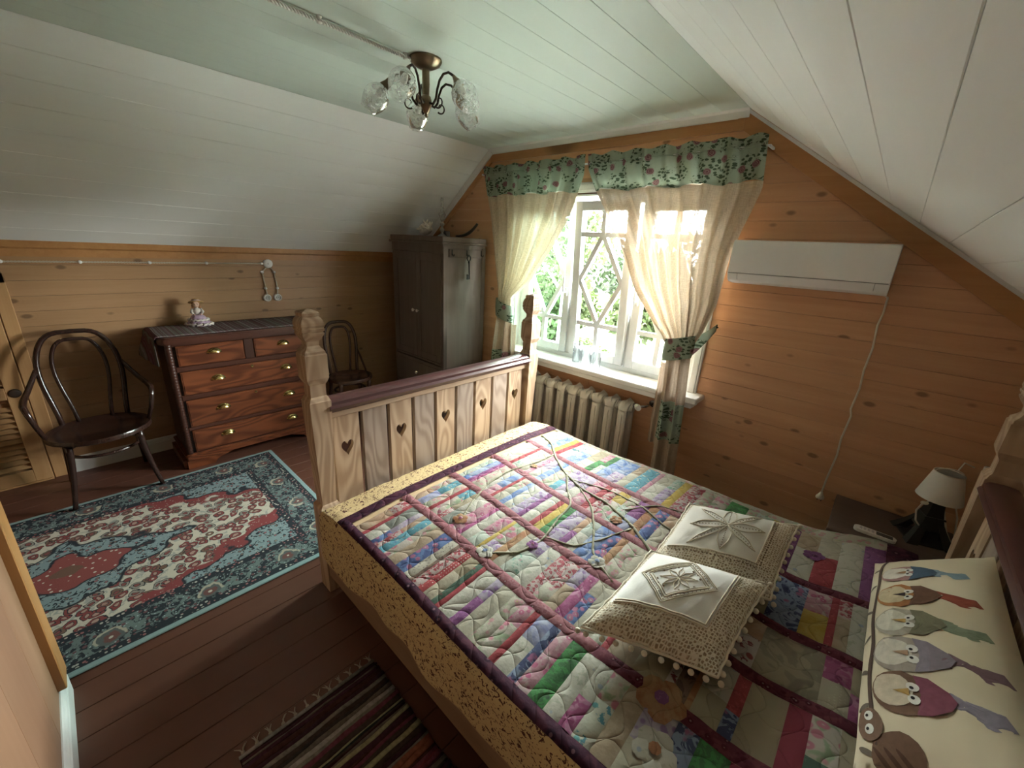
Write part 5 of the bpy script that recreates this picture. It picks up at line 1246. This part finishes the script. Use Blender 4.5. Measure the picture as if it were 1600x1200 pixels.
def cushion(label, loc, rot, a, b, T, wx, wy, style, seed, sh=.45):
    e = empty('crochet_cushion', loc, label=label, cat='cushion', group='white crochet cushions on the bed'); e.rotation_euler = rot
    f = pillow_pt(a, b, T, sh=sh); m = MB()
    m.grid(lambda u, v: f(2*u-1, 2*v-1, 1), 34, 34); m.grid(lambda u, v: f(2*u-1, 2*v-1, -.8), 20, 20, flip=True)
    m.build('cover', lace_mat('cover_' + style, a, b, wx, wy, (.74, .73, .69) if style == 'medallion' else (.64, .61, .55), sh=sh), e, True)
    def on(x, y, h=.002): p = f(clamp(x/a, -.985, .985), clamp(y/b, -.985, .985)); return (p.x, p.y, p.z + h)
    def stitch(pts, r=.0022, mat=M_COTTON, close=False, nm='embroidery'):
        Q = []
        pp = pts + [pts[0]] if close else pts
        for (x0, y0), (x1, y1) in zip(pp, pp[1:]):
            n = max(2, int(math.hypot(x1-x0, y1-y0)/.012)); Q += [(lerp(x0, x1, i/n), lerp(y0, y1, i/n)) for i in range(n)]
        Q.append(pp[-1]); MB().tube([on(x, y, r*.7) for (x, y) in Q], r, 5).build(nm, mat, e, True)
    def dots(pts, r=.003, mat=M_DARKHOLE, nm='eyelet'):
        m_ = MB()
        for (x, y) in pts: m_.ball(on(x, y, .0004), r, 7, 4, (1, 1, .35))
        m_.build(nm, mat, e, True, kind='stuff')
    if style == 'medallion':
        cx, cy = -.035, .045
        for q, r in ((.095, .0026), (.085, .0018), (.112, .0022), (.120, .0022)): stitch([(cx+q, cy), (cx, cy+q*.95), (cx-q, cy), (cx, cy-q*.95)], r, close=True)
        for t in range(8):
            w = PI*t/4 + .2; L = .055; c, s = math.cos(w), math.sin(w); stitch([(cx, cy), (cx+c*L*.5-s*.008, cy+s*L*.5+c*.008), (cx+c*L, cy+s*L), (cx+c*L*.5+s*.008, cy+s*L*.5-c*.008), (cx, cy)], .0018)
        dots([(cx + .062*math.cos(2*PI*k/16), cy + .055*math.sin(2*PI*k/16)) for k in range(16) if k % 4], .0042)
        for q in (.104,): dots([(lerp(cx+q, cx, i/12), lerp(cy, cy-q*.95, i/12)) for i in range(13)] + [(lerp(cx-q, cx, i/12), lerp(cy, cy-q*.95, i/12)) for i in range(13)] + [(lerp(cx-q, cx, i/12), lerp(cy, cy+q*.95, i/12)) for i in range(13)] + [(lerp(cx+q, cx, i/12), lerp(cy, cy+q*.95, i/12)) for i in range(13)], .0022)
        for off in (0, .008): stitch([(-a+.03, -b+wy+off), (a-wx-off, -b+wy+off), (a-wx-off, b-.03)], .0026)
    else:
        cx, cy = -.02, .05
        for t in range(8):
            w = PI*t/4 + .12; L = .135 if t % 2 == 0 else .165; c, s = math.cos(w), math.sin(w); q = .024 if t % 2 == 0 else .012
            stitch([(cx, cy), (cx+c*L*.35-s*q, cy+s*L*.35+c*q), (cx+c*L*.7-s*q*.8, cy+s*L*.7+c*q*.8), (cx+c*L, cy+s*L), (cx+c*L*.7+s*q*.8, cy+s*L*.7-c*q*.8), (cx+c*L*.35+s*q, cy+s*L*.35-c*q), (cx, cy)], .0024)
            dots([(cx+c*L*i/12, cy+s*L*i/12) for i in range(2, 12)], .0026)
        stitch([(-a+.03, -b+wy), (a-wx, -b+wy), (a-wx, b-.03)], .003); dots([(lerp(-a+.04, a-wx, i/22), -b+wy-.016) for i in range(23)] + [(a-wx+.016, lerp(-b+wy, b-.04, i/20)) for i in range(21)], .0040)
    seam = [f(u, -1, 0) for u in [i/12-1 for i in range(25)]] + [f(1, v, 0) for v in [i/12-1 for i in range(1, 25)]] + [f(-u, 1, 0) for u in [i/12-1 for i in range(1, 25)]] + [f(-1, -v, 0) for v in [i/12-1 for i in range(1, 24)]]
    MB().tube([(p.x*1.01 + .002*math.sin(i*2.1), p.y*1.01, p.z + .002*math.sin(i*1.3)) for i, p in enumerate(seam)], .0045, 6, closed=True).build('crochet_edge', M_COTTON, e, True)
    pom = MB().ball((0, 0, 0), .0092, 10, 7).mesh('pompom', M_COTTON, True); rp_ = random.Random(seed)
    for k in range(9):
        t = -1 + 2*(k+.4)/9
        for (u, v) in ((t, -1), (1, t)):
            p = f(u, v, 0); put('pompom', pom, e, (p.x*1.0 + (.012 if u == 1 else rp_.uniform(-.004, .004)), p.y + (-.014 if v == -1 else rp_.uniform(-.004, .004)), p.z - .010))
    for (u, v) in ((1, -1), (-1, -1), (1, 1)): p = f(u, v, 0); put('pompom', pom, e, (p.x + .012*u, p.y + .012*v, p.z - .008))
    return e
cushion('square crochet cushion with a smooth white linen centre, nearest the camera', (-.272, 1.205, .645), (math.radians(9), math.radians(0), math.radians(21)), .196, .195, .074, .080, .100, 'medallion', 1)
cushion('knitted crochet cushion with a large star flower, behind the white one', (-.255, 1.630, .650), (math.radians(10), math.radians(0), math.radians(25)), .215, .205, .066, .085, .105, 'star', 2)

# printed pillow against the headboard
PIL = empty('bird_pillow', (.308, 1.39, .805), label='long cream pillow printed with cartoon birds leaning on the headboard', cat='pillow')
pa, pb, pT = .170, .46, .074
PIL.rotation_euler = (0, math.radians(-49), 0)
pf = pillow_pt(pa, pb, pT, 2.6, shy=-.4); M_PCOT = Mat('cream_pillow_cotton', .85, 0, .15); _n = M_PCOT.noise(M_PCOT.coord(), 7, 3)
M_PCOT.color(M_PCOT.mix(_n, (.52, .44, .31), (.60, .53, .39))); M_PCOT.bump(M_PCOT.noise(M_PCOT.coord(), 9, 3), .25, .01); M_PCOT = M_PCOT.m
m = MB(); m.grid(lambda u, v: pf(2*u-1, 2*v-1, 1), 30, 46); m.grid(lambda u, v: pf(2*u-1, 2*v-1, -.8), 20, 30, flip=True); m.build('cover', M_PCOT, PIL, True)
PM = {}
def pmat(k, c, c2=None):
    if k not in PM:
        mm_ = Mat('print_pillow_' + k, .85, 0, .15); mm_.color(mm_.mix(mm_.noise(mm_.coord(), 60, 3), c, c2 or tuple(q*.6 for q in c))); PM[k] = mm_.m
    return PM[k]
def decal(m, poly, lay, mi):
    """polygon in pillow metres (x up the pillow, y along it) laid on the cover"""
    n = len(poly); cx = sum(p[0] for p in poly)/n; cy = sum(p[1] for p in poly)/n; vs = []; rings = 4
    for r in range(rings):
        k = (r+1)/rings
        for (x, y) in poly:
            q = pf(clamp((cx + (x-cx)*k)/pa, -.99, .99), clamp((cy + (y-cy)*k)/pb, -.99, .99)); vs.append((q.x, q.y, q.z + .0012 + .0006*lay))
    q = pf(cx/pa, cy/pb); vs.append((q.x, q.y, q.z + .0012 + .0006*lay)); c = len(vs)-1; Fc = [(c, i, (i+1) % n) for i in range(n)]
    for r in range(rings-1): Fc += [(r*n+i, (r+1)*n+i, (r+1)*n+(i+1) % n, r*n+(i+1) % n) for i in range(n)]
    m.add(vs, Fc, mi)
def ell(cx, cy, rx, ry, rot=0, n=18): return [(cx + rx*math.cos(2*PI*i/n)*math.cos(rot) - ry*math.sin(2*PI*i/n)*math.sin(rot), cy + rx*math.cos(2*PI*i/n)*math.sin(rot) + ry*math.sin(2*PI*i/n)*math.cos(rot)) for i in range(n)]
TWX = -.108
m = MB(); NP = 40
m.add([tuple(Vector(pf((TWX + .004*math.sin(i*.5) + w)/pa, -.97 + 1.94*i/NP)) + Vector((0, 0, .0016))) for i in range(NP+1) for w in (-.006, .006)], [(2*i, 2*i+1, 2*i+3, 2*i+2) for i in range(NP)])
m.build('printed_twig', pmat('twig', (.10, .06, .045)), PIL, True)
for k, y in enumerate((.33, .20, .06, -.07, -.20, -.31, -.42)):
    m = MB(); decal(m, ell(TWX - .022, y, .020, .007, .5 if k % 2 else -.4), 0, 0); m.build('printed_leaf', pmat('leaf', (.16, .13, .10)), PIL)
SPEC = [  # y, size, body, belly, hat, tail/hat tip, beak
    (.264, .92, ('rose', (.36, .20, .18)), ('white', (.66, .61, .52)), ('navy', (.06, .10, .15)), ('sky', (.22, .31, .36)), ('tan', (.33, .19, .09))),
    (.122, .98, ('orange', (.40, .17, .06)), ('cream', (.58, .47, .31)), ('brown', (.16, .08, .05)), ('rust', (.30, .075, .045)), ('dk', (.05, .03, .03))),
    (-.009, 1.0, ('grey', (.40, .36, .29)), ('ivory', (.62, .58, .48)), ('olive', (.20, .19, .12)), ('sage', (.24, .28, .19)), ('gold', (.50, .32, .10))),
    (-.138, 1.05, ('grey2', (.36, .31, .26)), ('ivory2', (.60, .55, .46)), ('mauve', (.26, .22, .26)), ('plum', (.22, .14, .16)), ('tan2', (.38, .24, .15))),
    (-.262, 1.0, ('brown2', (.17, .095, .06)), ('ivory3', (.58, .49, .37)), ('wine', (.24, .075, .11)), ('lav', (.30, .27, .33)), ('gold2', (.46, .30, .10)))]
for (y, s_, bo, be_, ha, ta, bk) in SPEC:
    m = MB(); x0 = TWX + .008
    decal(m, [(x0+.135*s_, y-.016), (x0+.215*s_, y-.034), (x0+.245*s_, y-.012), (x0+.235*s_, y+.016), (x0+.16*s_, y+.026)], 0, 3)
    decal(m, ell(x0+.062*s_, y, .064*s_, .062*s_), 1, 0); decal(m, ell(x0+.048*s_, y+.004, .045*s_, .047*s_), 2, 1)
    decal(m, [(x0+.095*s_, y-.054*s_), (x0+.125*s_, y-.050*s_), (x0+.160*s_, y-.022), (x0+.172*s_, y), (x0+.160*s_, y+.022), (x0+.125*s_, y+.050*s_), (x0+.095*s_, y+.054*s_), (x0+.108*s_, y)], 3, 2)
    for d_ in (-.017, .017): decal(m, ell(x0+.094*s_, y+d_*s_, .013*s_, .0125*s_, n=12), 4, 5); decal(m, ell(x0+.092*s_, y+d_*s_*.8, .0045, .0045, n=8), 5, 6)
    decal(m, [(x0+.086*s_, y-.010), (x0+.086*s_, y+.010), (x0+.050*s_, y+.002)], 5, 4)
    m.build('printed_bird', [pmat(*bo), pmat(*be_), pmat(*ha), pmat(*ta), pmat(*bk), pmat('eye', (.72, .70, .64)), pmat('pupil', (.02, .015, .015))], PIL)
m = MB(); x0, y = TWX - .004, -.385
decal(m, [(x0+.04, y-.07), (x0+.14, y-.15), (x0+.15, y-.135), (x0+.06, y-.05)], 0, 1); decal(m, ell(x0+.05, y-.035, .062, .048, .7), 1, 0)
for q in (.02, .045, .07): decal(m, ell(x0+q, y-.055+q*.1, .006, .034, .6, 12), 2, 1)
decal(m, ell(x0-.002, y+.028, .034, .042), 3, 2)
for d_ in (-.016, .018): decal(m, ell(x0-.002, y+.03+d_, .0125, .013, n=12), 4, 3); decal(m, ell(x0-.006, y+.03+d_, .0045, .0045, n=8), 5, 4)
m.build('printed_bird', [pmat('brown2', (.17, .095, .06)), pmat('dkbr', (.10, .05, .03)), pmat('brown3', (.20, .12, .08)), pmat('eye', (.72, .70, .64)), pmat('pupil', (.02, .015, .015))], PIL)

# ================================================================== doll on the chest
dl = empty('doll', (-3.985, .705, 1.0335), math.radians(-8), 'small sitting doll in lilac dress and straw hat on the chest', 'doll')
M_LIL = plain('lilac_satin', (.36, .26, .34), .5, var=.2, scale=60); M_FRILL = plain('white_frill', (.55, .50, .45), .8, var=.25, scale=80); M_SKIN = plain('doll_bisque', (.58, .38, .28), .5); M_STRAW = plain('straw', (.40, .24, .09), .7, var=.2); M_HAIR = plain('doll_hair', (.30, .13, .05), .7, var=.3)
def skirt(u, v):
    t = 2*PI*u; r = lerp(.022, .075, v**.8)*(1 + .10*v*math.sin(9*t)); return (r*math.cos(t)*.9 + .012*v, r*math.sin(t)*1.1, lerp(.085, .0, v**1.2) + .0*v)
MB().grid(skirt, 54, 10, closed_u=True).build('skirt', M_LIL, dl, True)
for (z, r) in ((.012, .077), (.045, .058)): MB().tube([(r*math.cos(2*PI*i/40)*.9*(1+.07*math.sin(i*2.6)) + .010, r*math.sin(2*PI*i/40)*1.1*(1+.07*math.sin(i*2.6)), z + .005*math.sin(i*2.2)) for i in range(40)], .0085, 6, closed=True).build('frill', M_FRILL, dl, True)
MB().lathe([(.022, .080), (.025, .10), (.028, .118), (.020, .130), (.009, .136), (.008, .144)], 16).build('bodice', M_FRILL, dl, True)
MB().ball((.003, 0, .162), .0235, 14, 10, (1, .95, 1.1)).build('head', M_SKIN, dl, True)
m = MB(); m.ball((-.006, 0, .166), .026, 14, 9, (1, 1.05, 1))
for s_ in (-1, 1):
    for k in range(3): m.ball((.0, s_*.022, .150 - .014*k), .009, 8, 6)
m.v = [(min(x, .012) if z > .15 else x, y, z) for (x, y, z) in m.v]; m.build('hair', M_HAIR, dl, True)
MB().lathe([(.050, .0), (.051, .003), (.028, .010), (.026, .024), (.014, .030), (0, .031)], 22, (-.012, .004, .174), Matrix.Rotation(math.radians(-22), 3, 'Y')).build('hat', M_STRAW, dl, True)
MB().tube([(.022*math.cos(2*PI*i/20)*1.25-.011, .0275*math.sin(2*PI*i/20)+.004, .186 + .010*math.cos(2*PI*i/20)) for i in range(20)], .004, 6, closed=True).build('hat_ribbon', M_LIL, dl, True)
for s_ in (-1, 1):
    m = MB(); m.tube([(.0, s_*.024, .125), (.014, s_*.036, .105), (.034, s_*.026, .090)], [.0105, .010, .007], 8); m.build('sleeve', M_FRILL, dl, True)
    m = MB(); m.tube([(.034, s_*.026, .090), (.044, s_*.018, .086)], [.005, .0045], 7); m.build('hand', M_SKIN, dl, True)
    m = MB(); m.tube([(.05, s_*.018, .022), (.085, s_*.020, .010)], [.009, .007], 8); m.build('boot', M_BACK, dl, True)
for (x, y) in ((.026, -.008), (.026, .008)): MB().ball((x*.98, y, .166), .0028, 7, 5).build('eye', M_BACK, dl, True)
